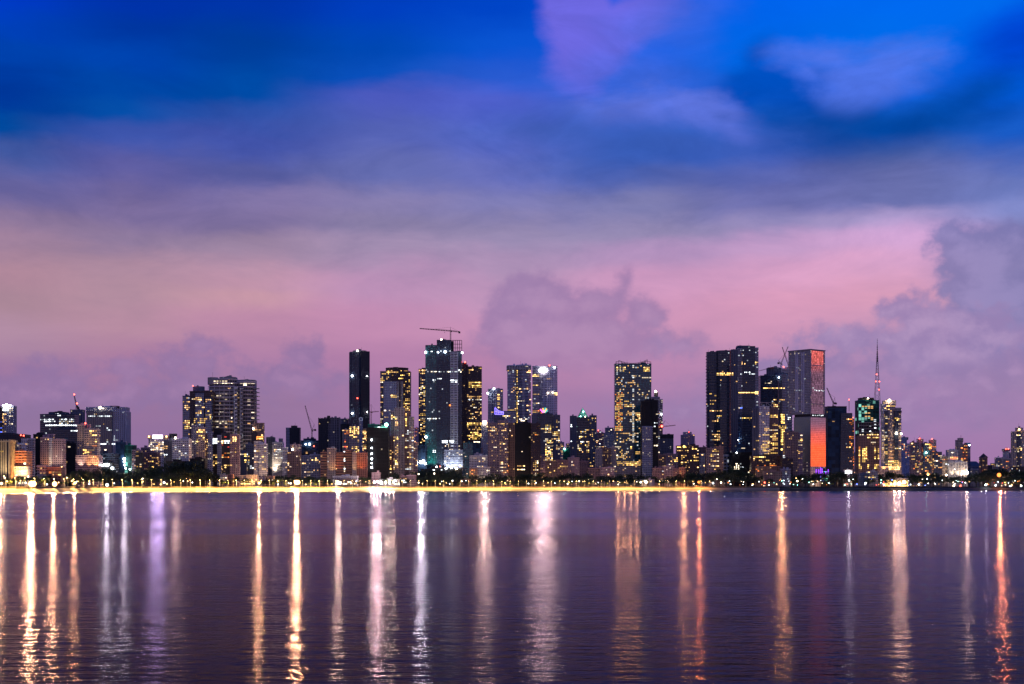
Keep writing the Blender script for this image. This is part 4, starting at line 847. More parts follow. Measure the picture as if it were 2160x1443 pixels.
def tent(r, D, x0, x1, y0, y1):
    a = LC(r, x0, y0, D); b = LC(r, x1, y0, D); z = LC(r, x0, y1, D).z; w = b.x - a.x
    mb = MB(); Bq = [(a.x-.5,a.y-.5,a.z+1.2),(b.x+.5,a.y-.5,a.z+1.2),(b.x+.5,a.y+w*.8,a.z+1.2),(a.x-.5,a.y+w*.8,a.z+1.2)]
    for i in range(4): mb.face([Bq[i], Bq[(i+1)%4], ((a.x+b.x)/2, a.y+w*.4, z)])
    mb.face(Bq[::-1]); mb.build('roof', plain('dark_roof_tile', (.05,.04,.06), .7), r)

# --- orange mirrored tower: two faces meeting at a corner turned to the bay
def mirror_mat():
    m, t = newmat('mirror_glass'); uv = t.n('ShaderNodeUVMap'); sp = t.n('ShaderNodeSeparateXYZ'); t.set(sp.inputs[0], uv.outputs[0])
    u = t.m('DIVIDE', sp.outputs[0], 2.6); v = t.m('DIVIDE', sp.outputs[1], 3.7)
    fr = t.m('MAXIMUM', t.m('LESS_THAN', t.m('FRACT', u), .14), t.m('LESS_THAN', t.m('FRACT', v), .16))
    wn = t.n('ShaderNodeTexWhiteNoise', noise_dimensions='3D'); t.set(wn.inputs['Vector'], t.xyz(t.m('FLOOR', u), t.m('FLOOR', v)))
    b = t.n('ShaderNodeBump'); b.inputs['Distance'].default_value = .004; b.inputs['Strength'].default_value = .6
    t.set(b.inputs['Height'], t.noise(t.xyz(t.m('MULTIPLY', sp.outputs[0], .5), t.m('MULTIPLY', sp.outputs[1], .02)), 1, 2))
    k = t.m('SUBTRACT', 1, t.m('MULTIPLY', wn.outputs['Value'], t.step(sp.outputs[1], 150, 160, .25, .75)))
    col = t.mix(fr, t.mix(1, t.mix(0, (.42,.36,.38), (0,0,0)), t.xyz(k, k, k), 'MULTIPLY'), (.10,.08,.09))
    finish(t, princ(t, col, .035, .95, normal=b.outputs[0])); return m
D = 2900; yaw = 40
vc = wpt(1709.5, YH, D); root = empty('office_tower', (vc.x, D, GZ), R(yaw))
tag(root, 'two faced tower whose mirror glass side glows orange and salmon', 'office tower')
def pxs(n, ang): return n / F * D / ang
def zz(y): return wpt(0, y, D).z - GZ
cy_, sy_ = math.cos(R(yaw)), math.sin(R(yaw))
w0, d0 = pxs(38, cy_) * 1.035, pxs(29, sy_) * .985
w1, d1 = pxs(36.5, cy_) * 1.035, pxs(38.5, sy_) * .985
def rect(x0, x1, y0, y1): return [(x0,y0),(x1,y0),(x1,y1),(x0,y1)]
mb = MB(); prism(mb, rect(0, w0, 0, d0), -1, zz(879), 0, 1); mb.build('lower_wall', [facade('grey'), trim('grey')], root)
mb = MB(); prism(mb, rect(1.5, w0 - 1.5, 1.5, d0 - 1), zz(879) + .01, zz(873), 0, 1); mb.build('recess', [facade('black'), trim('black')], root)
mb = MB(); prism(mb, rect(.4, w1, .4, d1), zz(873) + .02, zz(738), 0, 1)
for y in (770, 852):
    prism(mb, rect(.1, w1 + .3, .1, d1 + .3), zz(y), zz(y) + .8, 1, 1)
mb.build('upper_wall', [facade('grey'), trim('grey')], root)
mb = MB(); prism(mb, rect(-.8, w1 + 1, -.8, d1 + 1), zz(738) + .02, zz(736), 1, 1); mb.build('roof_slab', [facade('grey'), trim('slate')], root)
mir = mirror_mat()
def panel(x0, x1, z0, z1, yy, name='mirror_glass'):
    mb = MB(); P = [(x0, yy, z0), (x1, yy, z0), (x1, yy, z1), (x0, yy, z1)]
    mb.face(P, 0, [(x0, z0), (x1, z0), (x1, z1), (x0, z1)]); Q = [(a, b + .3, c_) for a, b, c_ in P]
    for i in range(4): mb.face([P[i], Q[i], Q[(i+1) % 4], P[(i+1) % 4]], 0)
    return mb.build(name, mir, root)
panel(.3, w0 - .3, zz(984), zz(880), -.35)
panel(3.2, w1 - 5.5, zz(872), zz(853), .05); panel(3.2, w1 - 5.5, zz(851), zz(771), .05); panel(3.2, w1 - 5.5, zz(769), zz(739), .05)
mb = MB()
for i in range(9):
    x = w0 * i / 8; mb.box(max(0, x - .5), min(w0, x + .5), -.6, -.1, -1, zz(985))
mb.build('columns', trim('cream'), root); root.children[-1]['kind'] = 'stuff'
cs_ = plain('silver_cladding', (.22, .25, .25), .35, .5)
mb = MB(); mb.box(-.35, -.05, .5, d0 - .5, zz(975), zz(880)); mb.build('side_cladding', cs_, root)
for (x, y) in [(w0*.2, 878), (w0*.35, 878), (w0*.5, 878), (w0*.62, 877), (w0*.75, 878), (w0*.85, 877), (w1*.3, 822), (w1*.42, 823), (w1*.6, 823), (w1*.75, 822), (w1*.85, 823), (w1*.18, 818)]:
    o = link('window', unit_pane('c', rnd.choice((1, 2))), root, (x, -.1 if y < 870 else 1.2, zz(y) + (2.2 if y > 870 else 0))); o.scale = (3.4, .3, 1.6)
for (y_, z_) in [(d1*.62, 773), (d1*.55, 774), (d1*.3, 800), (d1*.25, 798), (d1*.6, 822), (d1*.5, 822), (d1*.4, 822), (d1*.75, 1000)]:
    o = link('window', unit_pane('c', 0), root, (.2, y_, zz(min(z_, 860))), R(90)); o.scale = (3, .3, 2)
# recessed dark window columns on the side face and left of the mirror
mb = MB()
for k in (.28, .36, .55, .63):
    mb.box(-.0, .38, d1*k, d1*k + 2.6, zz(868), zz(742))
mb.build('window_strip', facade('gband'), root); 
for nm, xa, xb in (('balcony_stack', .3, 3.0), ('balcony_stack', w1 - 5.2, w1)):
    mb = MB(); z = zz(868)
    while z < zz(742): mb.box(xa, xb, -.5, .38, z, z + 1.1); z += 3.8
    mb.build(nm, trim('grey'), root)
ALLB.append((1671, 1746, root)); root['px'] = 1709
B('low_building','low building','low warm lit block between brown tower and the mirror glass tower', 2610, [('wall',1692,1718,979,'brown2',{'slab':3.6})], dn=.3, dcol='wyp')
B('low_building','pavilion','small pavilion glowing violet pink and green under the mirror glass tower', 2590,
  [('wall',1717,1750,993,'black',{'dm':16,'slab':3.5})], [(1717,990,1727,1015,.8,'vm'),(1727,990,1736,1015,.85,'bv'),(1736,990,1743,1015,.6,'t'),(1743,990,1750,1015,.7,'gb')],
  extra=lambda r, D: bars(r, D, [(1718,988,1718,1004),(1722,990,1722,1000),(1727,990,1727,1006),(1731,986,1731,1005),(1734,988,1734,1002),(1742,994,1742,1004),(1747,990,1747,1002)], 1.6, light_mat('violet_tube2', (.3,.05,1), 2.2), 'light_tube', -10))
B('office_tower','office tower','dark blue netted tower with a sloping glass side and roof spire', 2680,
  [('netting',1746,1786,862,'netblue',{'dm':34}),('glass_wall',1772,1801,871,'navy',{'off':-4,'taper':.82}),('crown',1746,1786,858,'dark',{'off':4,'yb':868}),('side_stair',1794,1802,885,'brown2',{'off':1})],
  [(1783,882,1790,887,.7,'w'),(1777,936,1795,945,.45,'w'),(1792,880,1801,990,.35,'o')], extra=lambda r, D: bars(r, D, [(1791,843,1791,868)], 1.2, redsteel, 'spire'), lamps=[(1791,843,'r',1.2)], dn=.012)
B('low_building','low building','flat white lit roof canopy under the dark blue sloping tower', 2620, [('canopy',1782,1798,992,'white',{'dm':14,'roof':0})], [(1782,992,1798,998,.95,'C')], lamps=[(1790,996,'c',1.8,-4,2.5e5,2.2)])
B('distant_tower','apartment block','small distant block with orange windows between dark netted tower and green topped tower', 3500, [('wall',1802,1810,955,'distblue')], dn=.4, dcol='wo')
B('tower_under_construction','unfinished tower','tower netted green on top with white lit floors and golden lit base', 2680,
  [('netting',1811,1855,845,'netgreen',{'dm':32}),('wall',1812,1854,892,'scaf',{'off':-1.5,'dm':32,'roof':0}),('wall',1811,1855,920,'brown2',{'off':-3,'dm':32,'roof':0}),('roof_room',1815,1843,840,'black',{'off':6,'yb':848})],
  [(1811,850,1855,856,.0,'g'),(1817,850,1823,860,.8,'g'),(1826,850,1842,862,.6,'gg'),(1812,870,1842,880,.5,'g'),(1826,880,1846,890,.6,'gc'),(1812,893,1854,916,.28,'pc'),(1828,905,1845,909,.8,'C'),(1812,917,1822,922,.9,'p'),(1827,917,1854,924,.95,'YW'),(1837,932,1848,936,.7,'p'),
   (1811,943,1815,975,.95,'YO'),(1817,946,1824,975,.98,'Y'),(1827,943,1831,970,.95,'YO'),(1844,946,1848,955,.9,'Y'),(1850,946,1854,955,.9,'Y'),(1844,960,1848,970,.95,'Y'),(1850,960,1854,970,.95,'Y'),(1812,978,1818,990,.95,'Y'),(1828,978,1832,990,.9,'Y'),(1844,978,1854,990,.9,'Y')], lamps=[(1831,840,'p',1.5)])
B('apartment_tower','apartment tower','cream tower with navy glass stripes and gold lit penthouse under a star bright lamp', 2640,
  [('wall',1860,1870,853,'white',{'slab':3.6,'so':.8}),('wall',1869,1890,853,'cream',{'off':-2,'slab':7.2,'f':'bow'}),('glass_bay',1867,1873,868,'navy',{'off':-5,'dm':10,'roof':0}),('glass_bay',1887,1895,868,'navy',{'off':-5,'dm':10,'roof':0}),('wall',1889,1901,861,'cream',{'off':2,'slab':7.2,'so':1.4}),('crown',1866,1890,846,'cream',{'off':6,'yb':856}),('brim',1885,1902,868,'dark',{'off':-2,'yb':870,'roof':0}),('podium',1855,1902,985,'cream',{'off':-8,'dm':18,'roof':0})],
  [(1870,853,1889,858,.95,'YW'),(1860,860,1889,868,.7,'YyW'),(1860,850,1870,980,.42,'ypw'),(1887,882,1896,887,.95,'Y'),(1868,896,1872,899,.8,'w'),(1887,943,1902,948,.95,'YP'),(1867,944,1873,948,.9,'Y'),(1896,870,1902,980,.25,'w'),(1874,970,1900,993,.9,'YW'),(1874,880,1884,960,.1,'w')], ups=((1866,995,'w',6e4),(1880,995,'w',9e4),(1896,995,'w',6e4)),
  lamps=[(1876,845,'p',2.8),(1891,914,'p',2.4,-8,6e5,2),(1901,915,'p',1.8,-8)], dn=.02)
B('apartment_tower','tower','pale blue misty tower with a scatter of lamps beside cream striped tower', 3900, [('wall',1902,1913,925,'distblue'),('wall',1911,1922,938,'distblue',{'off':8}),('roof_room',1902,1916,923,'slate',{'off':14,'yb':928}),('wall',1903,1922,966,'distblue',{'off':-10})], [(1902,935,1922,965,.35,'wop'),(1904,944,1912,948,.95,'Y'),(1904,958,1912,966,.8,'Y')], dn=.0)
B('apartment_tower','apartment block','stepped dark flats with two lit stair towers and red roof lamps', 2760,
  [('wall',1922,1938,934,'purple'),('stair_tower',1936,1948,927,'pink',{'off':3}),('wall',1947,1963,936,'slate',{'off':-2}),('stair_tower',1962,1975,929,'cream',{'off':2}),('wall',1970,1987,954,'slate',{'off':-5})],
  [(1925,936,1937,950,.4,'ywp'),(1952,936,1958,940,.9,'Y'),(1961,936,1967,948,.95,'YO'),(1967,940,1975,953,.5,'o'),(1942,944,1948,952,.6,'o'),(1950,950,1956,956,.7,'c'),(1975,950,1987,956,.9,'Wc'),(1924,960,1970,990,.25,'wyo'),(1970,955,1987,1000,.3,'pwo'),(1952,990,1962,1003,.8,'oYO'),(1928,990,1937,1000,.6,'yp')],
  lamps=[(1940,925,'r',1.3),(1966,926,'r',1.3),(1954,955,'g',1.6,-6),(1957,1001,'w',2.6,-14)], dn=.12)
B('apartment_block','apartment block','white floodlit slab blocks with rows of small dark windows', 2780,
  [('wall',1972,1987,975,'white',{'off':-6,'dm':18}),('wall',1986,2002,963,'cream',{'off':2}),('wall',2000,2021,950,'white',{'off':-2,'slab':3.6,'so':.5}),('wall',2002,2040,975,'white',{'off':-8,'dm':18,'fins':6})],
  [(1972,990,1987,994,.8,'yp'),(2006,953,2021,960,.5,'p'),(2005,963,2021,968,.9,'YO'),(1986,962,2002,975,.5,'wop'),(1990,970,2040,1003,.14,'pcw'),(2024,968,2030,985,.3,'p')], lamps=[(2040,997,'p',3.2,-14,6e5,2.4),(2034,990,'o',1.2,-14),(2028,1000,'p',1.5,-14),(1996,1002,'p',1.6,-14)], dn=.05, ups=((1978,1006,'p',2e4),(1994,1006,'p',2.5e4),(2010,1006,'p',3e4),(2022,1006,'p',3e4),(2034,1006,'p',3e4)))
B('apartment_tower','apartment tower','cream tower with orange windows and a small spire above white slab blocks', 2860,
  [('wall',2018,2031,929,'cream'),('wall',2029,2041,938,'orange',{'off':3,'slab':3.7}),('roof_room',2022,2032,925,'cream',{'off':6,'yb':932})], [(2028,938,2041,985,.6,'oyO'),(2019,945,2028,985,.12,'w')], extra=lambda r, D: bars(r, D, [(2027,918,2027,926),(2016,930,2030,930)], .8, dsteel, 'spire'), dn=.03)
B('apartment_tower','tower','plain navy slab with one white lamp behind cream spired tower', 3000, [('wall',2037,2047,935,'netblue'),('wall',2039,2047,945,'bluegl',{'off':-4})], lamps=[(2045,939,'c',1.4,-3)])
B('exhibition_hall','hall','long blue grey hall with a hipped roof beside the pointed tower', 3100, [('wall',2040,2070,984,'blueres',{'dm':30}),('wall',2044,2072,990,'grey',{'off':-10})], extra=lambda r, D: hiproof(r, D, 2040, 2071, 984, 973))
B('pointed_tower','tower','tower with a dark pointed pyramid roof standing alone by the hall', 2950, [('wall',2069,2084,966,'brown2',{'f':'cut','roof':0})], extra=lambda r, D: tent(r, D, 2069, 2084, 966, 956), dn=.06, lamps=[(2074,993,'o',1,-3)])
B('low_building','house','small low houses with one gold roof lamp past the pointed tower', 3050, [('wall',2085,2093,982,'dark'),('wall',2091,2098,978,'cream',{'off':4})], dn=.25, dcol='yw')
B('apartment_block','apartment block','cream flats with orange windows below the necked tower with red lamps', 3050, [('wall',2101,2112,966,'grey',{'slab':3.6}),('wall',2111,2136,968,'cream',{'off':-3})], [(2101,970,2108,985,.7,'pwc'),(2108,968,2136,990,.25,'wo')], dn=.1)
B('apartment_tower','tower','narrow white tower with flared red lit top behind cream flats', 3150, [('wall',2118,2129,952,'white'),('crown',2117,2131,948,'slate',{'off':-2,'yb':952}),('wall',2127,2136,955,'blueres',{'off':6})], lamps=[(2122,947,'r',1.5,-3),(2127,947,'r',1.5,-3)], dn=.03)
B('apartment_tower','apartment tower','cream and navy tower with lit roof box at the far end of the skyline', 2900,
  [('wall',2136,2147,911,'cream',{'fins':3}),('glass_bay',2146,2153,911,'navy',{'off':-2}),('wall',2152,2175,909,'cream',{'off':2,'fins':5}),('crown',2145,2158,903,'cream',{'off':6,'yb':914})],
  [(2142,917,2152,921,.9,'YP'),(2140,945,2156,955,.6,'yWp'),(2145,960,2155,970,.4,'w'),(2138,920,2150,990,.18,'pcw'),(2158,910,2175,990,.3,'cw')], lamps=[(2150,906,'w',2.2,-4)], dn=.08)
B('apartment_block','apartment block','dark flats with scattered lamps under the cream and navy tower', 2880, [('wall',2137,2160,985,'brown'),('wall',2156,2180,990,'purple',{'off':3})], dn=.3, dcol='wpc')
B('low_building','house','pale house lit by the big orange lamp among dark trees', 2890, [('wall',2093,2112,992,'cream',{'slab':4})], dn=.1)
# low lit buildings on the shore
B('low_house','house','two storey golden lit house with awning beside dark tree mass', 2360, [('wall',464,479,1003,'cream',{'slab':4,'dm':14}),('wall',478,491,1002,'orange',{'off':3,'slab':4,'dm':12})], dn=.3, dcol='yp')
B('low_house','house','flat roofed golden house with open upper veranda by the street lamps', 2370, [('wall',507,520,1004,'cream',{'slab':4,'dm':14}),('wall',519,543,1003,'cream',{'off':-3,'slab':4,'dm':14})], [(507,1010,543,1024,.7,'YyW')], dn=.2, dcol='yw')
B('low_house','house','shorter cream house beside the flat roofed golden house', 2380, [('wall',545,560,1008,'cream',{'slab':4,'dm':12}),('wall',559,577,1006,'brown2',{'off':2,'slab':4,'dm':12})], dn=.25, dcol='ywp')
B('low_house','house','long low white roofed shed with bright front below orange brown block', 2440, [('wall',702,754,1005,'white',{'dm':16}),('wall',706,750,1012,'brown2',{'off':-5,'dm':10})], [(706,1012,750,1022,.5,'PCp')])
B('low_house','house','low red roofed kiosk row with bright white lamps under cream tower', 2500, [('wall',843,858,1005,'dpink',{'dm':12}),('wall',857,877,1003,'pink',{'off':2,'dm':12,'slab':4})], [(843,1010,858,1022,.7,'pC')], dn=.2)
B('low_house','house','pale roofed shed among lamps at the foot of black netted tower', 2470, [('wall',784,802,998,'pink',{'dm':12}),('wall',800,843,1012,'white',{'off':-4,'dm':10})], [(800,1012,843,1022,.6,'CPp')])
B('low_house','kiosk','long orange lit stall with slatted front on the promenade', 2620, [('wall',971,992,1012,'brickband',{'dm':10,'slab':3}),('awning',967,994,1018,'brown2',{'off':-4,'dm':6})], dn=.3, dcol='oy')
B('low_house','pavilion','low round drum shaped pavilion lit from outside by the lamps', 2640, [('wall',1352,1381,1012,'cream',{'f':'round','fins':9})], lamps=[(1363,1017,'p',2.2,-8)])
B('low_house','club house','bright gold festive hall glowing by the dark shore below cream striped tower', 2700, [('wall',1872,1895,1012,'cream',{'dm':14,'slab':4}),('wall',1893,1916,1010,'cream',{'off':3,'dm':14,'slab':4}),('awning',1862,1912,1020,'cream',{'off':-8,'dm':8})],
  [(1862,1010,1916,1026,.85,'YWY')], lamps=[(1888,1016,'y',2.6,-16),(1907,1017,'w',4,-16,7e5,2.6),(1897,1020,'p',3,-16,7e5,2.6),(1880,1021,'w',2.4,-16),(1887,1021,'w',2.6,-16,6e5,2.6)])
B('low_house','low building','dim grey low buildings with white canopy under green topped tower', 2680, [('wall',1812,1832,1000,'slate',{'slab':4,'dm':14}),('wall',1831,1852,995,'cream',{'off':3,'slab':4,'dm':14})], [(1831,998,1852,1015,.4,'wyp')], dn=.1)
B('low_house','low building','low dark block with orange light line below golden front tower', 2640, [('wall',1612,1650,995,'brown2',{'dm':14}),('wall',1648,1668,990,'grey',{'off':3,'dm':14})], dn=.15, dcol='pwc')

# ------------------------------------------------------------------ cranes and mast
def lattice(mb, a, b, w0, w1, n, t_=.35, sq=True):
    a = Vector(a); b = Vector(b); d = (b - a).normalized(); k = Vector((0, 1, 0)); x = d.cross(k).normalized(); y = k if abs(d.y) < .3 else Vector((1, 0, 0))
    cs = [(-1,-1),(1,-1),(1,1),(-1,1)]
    P = [[a.lerp(b, i/n) + (x*u + y*v) * ((w0 + (w1-w0)*i/n) / 2) for u, v in cs] for i in range(n+1)]
    for i in range(n):
        for j in range(4):
            mb.bar(P[i][j], P[i+1][j], t_, n=3)
            if j % 2 == i % 2: mb.bar(P[i][j], P[i+1][(j+1)%4], t_*.7, n=3)
            else: mb.bar(P[i+1][j], P[i][(j+1)%4], t_*.7, n=3)
def crane(label, D, base, pivot, tip, tail, mat=None, apex=None, lamps=(), th=.55, hook=None):
    mat = mat or dsteel; bx, by = base; D = D + dshift(bx); r = empty('tower_crane', wpt(bx, by, D)); tag(r, label, 'crane')
    L = lambda x, y, dy=0: wpt(x, y, D + dy) - r.location
    mb = MB(); lattice(mb, L(*base), L(*pivot), 2.2, 2.0, max(3, int(abs(by - pivot[1]) / 3)), th); mb.build('mast', mat, r)
    mb = MB(); lattice(mb, L(*pivot), L(*tip), 2.0, 1.2, 12, th); mb.build('jib', mat, r)
    mb = MB(); lattice(mb, L(*pivot), L(*tail), 2.2, 1.8, 4, th)
    mb.build('counter_jib', mat, r)
    mb = MB(); v = L(*tail); mb.box(v.x-2, v.x+2, v.y-1.5, v.y+1.5, v.z-3.2, v.z+.6); mb.build('counterweight', mat, r)
    mb = MB(); v = L(*pivot); mb.box(v.x+.4, v.x+2.8, v.y-2.2, v.y, v.z-2.6, v.z-.2); mb.build('cab', mat, r)
    if apex:
        mb = MB(); mb.bar(L(*pivot), L(*apex), 1.0, 0, .5)
        for e in (tail, tuple(p + (q-p)*.6 for p, q in zip(pivot, tip))): mb.bar(L(*apex), L(*e), .28)
        mb.build('top_mast', mat, r)
    if hook:
        mb = MB(); mb.bar(L(*hook[:2]), L(hook[0], hook[2]), .25); v = L(hook[0], hook[2]); mb.box(v.x-.6, v.x+.6, v.y-.5, v.y+.5, v.z-1.4, v.z); mb.build('hook_line', mat, r)
    for (x, y, ch, rr) in lamps: glow_ball('warning_light', r, L(x, y, -2), rr, ch, 12)
crane('hammerhead crane on the tallest skyscraper with a long jib pointing seaward side', 2722, (950.5,719), (950.5,698), (885,693), (969,700), dsteel, (950,690), hook=(938,696,701), th=.75)
crane('tilted luffing crane above the blue lit site building', 2765, (658,927), (658,908), (643.5,855.5), (665,906), dsteel, (663,895), th=.6)
crane('slim luffing crane with two red lamps above the glass office roofs', 2955, (161,865), (161.5,856), (156.5,834), (165,859), dsteel, (163,850), lamps=[(156.5,832,'r',1.4),(162.5,851,'r',1.6)], th=.6)
crane('thin crane mast standing between black tower and green topped site', 2750, (783,905), (783,869), (799,868), (772,870), redsteel, (783,853), th=.45)
crane('short crane with a red lamp level with pale slender tower roof foot', 2865, (1396,915), (1396.5,900), (1425,897), (1386,902), redsteel, (1403,887), lamps=[(1396,899,'r',2.4)], th=.6)
crane('luffing crane on unfinished roof with its jib crossing to the right', 2860, (1647,778), (1647.5,767), (1662.5,731), (1642,765), dsteel, (1642,760), th=.5)
crane('luffing crane on striped tower roof with its jib crossing to the left', 2965, (1662.5,779), (1663,770), (1650,732), (1668,768), dsteel, (1667,762), th=.5)
crane('luffing crane on the dark blue netted tower roof', 2690, (1757,859), (1758,850), (1744,818), (1763,850), dsteel, (1761,838), th=.65)
crane('small flat crane on the glass slab roof with short horizontal jib', 2660, (247,863), (247,857.5), (232,857), (251,858), dsteel, None, th=.6)
crane('thin horizontal crane reaching out from the twin navy towers roof', 2855, (1626,779), (1626,776), (1601,782.5), (1630,775), redsteel, None, th=.4)
D = 3060
r = empty('broadcast_mast', (wpt(1850.5, 0, D).x, D, GZ)); tag(r, 'tall red and white lattice television mast behind the green topped tower', 'mast')
hz = lambda y: wpt(0, y, D).z - GZ
mp = [plain('mast_red', (.10,.03,.04), .6), plain('mast_pale', (.20,.17,.20), .6)]
secs = [(1000,20),(920,16.5),(880,14.2),(845,12.4),(822,10),(805,8),(790,6.3),(775,4.9),(764,3.6)]
for i, ((ya, wa), (yb, wb)) in enumerate(zip(secs, secs[1:])):
    mb = MB(); k = .84; lattice(mb, (0,0,hz(ya) if i else -.5), (0,0,hz(yb)), wa*k, wb*k, max(2, int((ya-yb)/6)), .75); mb.build('lattice_section', mp[i % 2], r)
for (ya, yb, w_) in ((764,752,3.4),(752,742,2.4),(742,728,1.6),(728,714,.8)):
    mb = MB(); mb.bar((0,0,hz(ya)), (0,0,hz(yb)), w_, 0, w_*.75, 6)
    for q in range(3): z = hz(ya) + (hz(yb)-hz(ya))*q/3; mb.box(-w_*.8, w_*.8, -w_*.5, w_*.5, z, z + .8)
    mb.build('antenna_section', dsteel, r)
for x, y in ((-3.6,805),(3.6,805),(3,822),(-2,790)): glow_ball('warning_light', r, (x, -3, hz(y)), 1.2, 'r', 12)
ALLB.append((1846,1856,r))

# ------------------------------------------------------------------ trees, street lamps, small lamps
leafm = {}
def leaf_mat(key, a, b):
    m, t = newmat('leaves_' + key); oi = t.n('ShaderNodeObjectInfo'); g = t.n('ShaderNodeTexCoord')
    k = t.noise(g.outputs['Object'], .5, 2); c1 = t.mix(k, a, b); c1 = t.mix(t.m('MULTIPLY', oi.outputs['Random'], .5), c1, b)
    finish(t, princ(t, c1, .6)); return m
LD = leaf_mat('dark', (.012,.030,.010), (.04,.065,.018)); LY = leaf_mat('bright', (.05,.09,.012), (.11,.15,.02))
bark = plain('bark', (.06,.045,.03), .9)
def tree_proto(seed, h, rw, kind='round', mat=None):
    q = random.Random(seed); tb = MB(); cb = MB(); mat = mat or LD
    if kind == 'palm':
        x = 0; pts = [(0,0,0),(q.uniform(-.4,.4),0,h*.5),(q.uniform(-1,1),0,h)]
        tb.bar(pts[0], pts[1], .5, 0, .38, 5); tb.bar(pts[1], pts[2], .38, 0, .3, 5)
        top = Vector(pts[2])
        for i in range(13):
            a = i * 2.399; up = q.uniform(.1, .9); L = rw * q.uniform(.85, 1.15); d = Vector((math.cos(a), math.sin(a), 0)); s = Vector((-d.y, d.x, 0)); prev = top; pw = .25
            for j in range(1, 6):
                f = j / 5; p = top + d * L * f + Vector((0, 0, L * (up * f - 1.15 * f * f))); w = .75 * math.sin(math.pi * min(.95, f + .1)) + .12
                cb.face([prev - s*pw, p - s*w + Vector((0,0,-.25)), p, prev]); cb.face([prev, p, p + s*w + Vector((0,0,-.25)), prev + s*pw]); prev = p; pw = w
    else:
        lean = q.uniform(-.8, .8); fork = Vector((lean, q.uniform(-.5,.5), h*.38)); tb.bar((0,0,-.3), fork, h*.055, 0, h*.04, 7)
        cl = []
        for i in range(7 if kind == 'round' else 5):
            a = i * 2.4 + q.random(); rr = rw * q.uniform(.35, .8); e = Vector((fork.x + math.cos(a)*rr, fork.y + math.sin(a)*rr, h*q.uniform(.52,.88)))
            tb.bar(fork, e, h*.028, 0, h*.008, 5); cl.append((e, rw*q.uniform(.30,.52)))
        cl.append((Vector((lean, 0, h*.85)), rw*.45))
        for c0, rr in cl:
            for k in range(95):
                v = Vector((q.gauss(0,1), q.gauss(0,1), q.gauss(0,1))).normalized(); f = q.random() ** .4
                p = c0 + Vector((v.x*rr*1.1, v.y*rr*1.1, v.z*rr*.72)) * f
                s = q.uniform(.35, .85) * h / 16; n = Vector((q.gauss(0,1), q.gauss(0,1), q.gauss(.6,1))).normalized(); u = n.orthogonal().normalized() * s; w = n.cross(u).normalized() * s * .7
                cb.face([p-u, p-w*.8, p+u, p+w])
    return tb.mesh('trunk', bark), cb.mesh('crown', mat), h
TP = [tree_proto(i, h, w) for i, (h, w) in enumerate([(16,8),(19,9.5),(14,8.5),(21,9),(17,11),(13,6)])]
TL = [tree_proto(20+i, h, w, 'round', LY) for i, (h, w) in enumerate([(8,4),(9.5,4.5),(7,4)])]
TPm = [tree_proto(30+i, h, w, 'palm', LY) for i, (h, w) in enumerate([(10,4.2),(12,4.6)])]
def put(proto, x, y, z, s, label, cat, group, name='tree'):
    tm, cm, h = proto; r = empty(name, (x, y, z), rnd.uniform(0, 6.28)); r.scale = (s * rnd.uniform(.85, 1.2), s * rnd.uniform(.85, 1.2), s); tag(r, label, cat, group)
    link('trunk', tm, r); link('crown', cm, r); return r
SEG = [(-60,130,'the pale finned building and orange lit balconies'),(130,280,'the glowing cream block and tall glass slab'),(280,430,'the violet signed hotel'),(430,600,'the scaffolded tower'),(600,770,'the orange brown institution block'),
  (770,880,'the cream tower with gold windows'),(880,1010,'the tallest skyscraper'),(1010,1180,'the twin banded towers'),(1180,1290,'the pyramid topped tower'),(1290,1390,'the broad teal tower'),(1390,1490,'the amber lamp block'),
  (1490,1600,'the twin navy towers'),(1600,1700,'the golden front tower'),(1700,1800,'the mirror glass tower'),(1800,1870,'the green topped tower'),(1870,1960,'the cream striped tower'),(1960,2050,'the white floodlit slabs'),(2050,2230,'the pointed roof tower')]
def seg(px):
    for a, b, s in SEG:
        if a <= px < b: return s
    return SEG[-1][2]
def treat(px, inland, proto, s, label, group, name='tree', cat='tree'):
    d = shore(px) + inland; x = (px - 1080) / F * d
    put(proto, x, d, GZ, s, label % seg(px), cat, group % seg(px), name)
px = -20
TOPS = [(-30,1010),(60,1004),(130,1000),(190,986),(260,990),(300,992),(350,976),(400,968),(432,972),(445,1000),(560,1000),(640,1000),(700,1006),(800,1005),(880,990),(960,988),(990,1002),(1030,998),(1080,1000),(1140,996),(1200,998),(1290,996),(1330,1000),(1400,1004),(1450,996),(1490,992),(1540,985),(1600,1000),(1700,1000),(1760,990),(1810,1000),(1870,995),(1900,994),(1990,998),(2040,1002),(2070,990),(2100,985),(2180,990)]
def topat(px):
    for (a, ya), (b, yb) in zip(TOPS, TOPS[1:]):
        if px < b: return ya + (yb - ya) * max(0, px - a) / (b - a)
    return 990
while px < 2190:
    for inland, tag_, rel in ((78, 'dark broad tree in the near row below %s', 1.0), (118, 'dark leafy tree in the back row below %s', 1.25)):
        q = px + rnd.uniform(-4, 4); d = shore(q) + inland; hgt = (YH - topat(q)) / F * d + .5; hgt *= (.62 if inland < 100 else 1.0) * rnd.uniform(.75, 1.06)
        if inland < 100 and (440 < q < 460 or 500 < q < 545 or q < 135 or 700 < q < 760) and rnd.random() < .7: continue
        p = rnd.choice(TP); treat(q, inland + rnd.uniform(-8, 8), p, max(.45, hgt / p[2]), tag_, 'dark trees below %s')
    px += 13.5
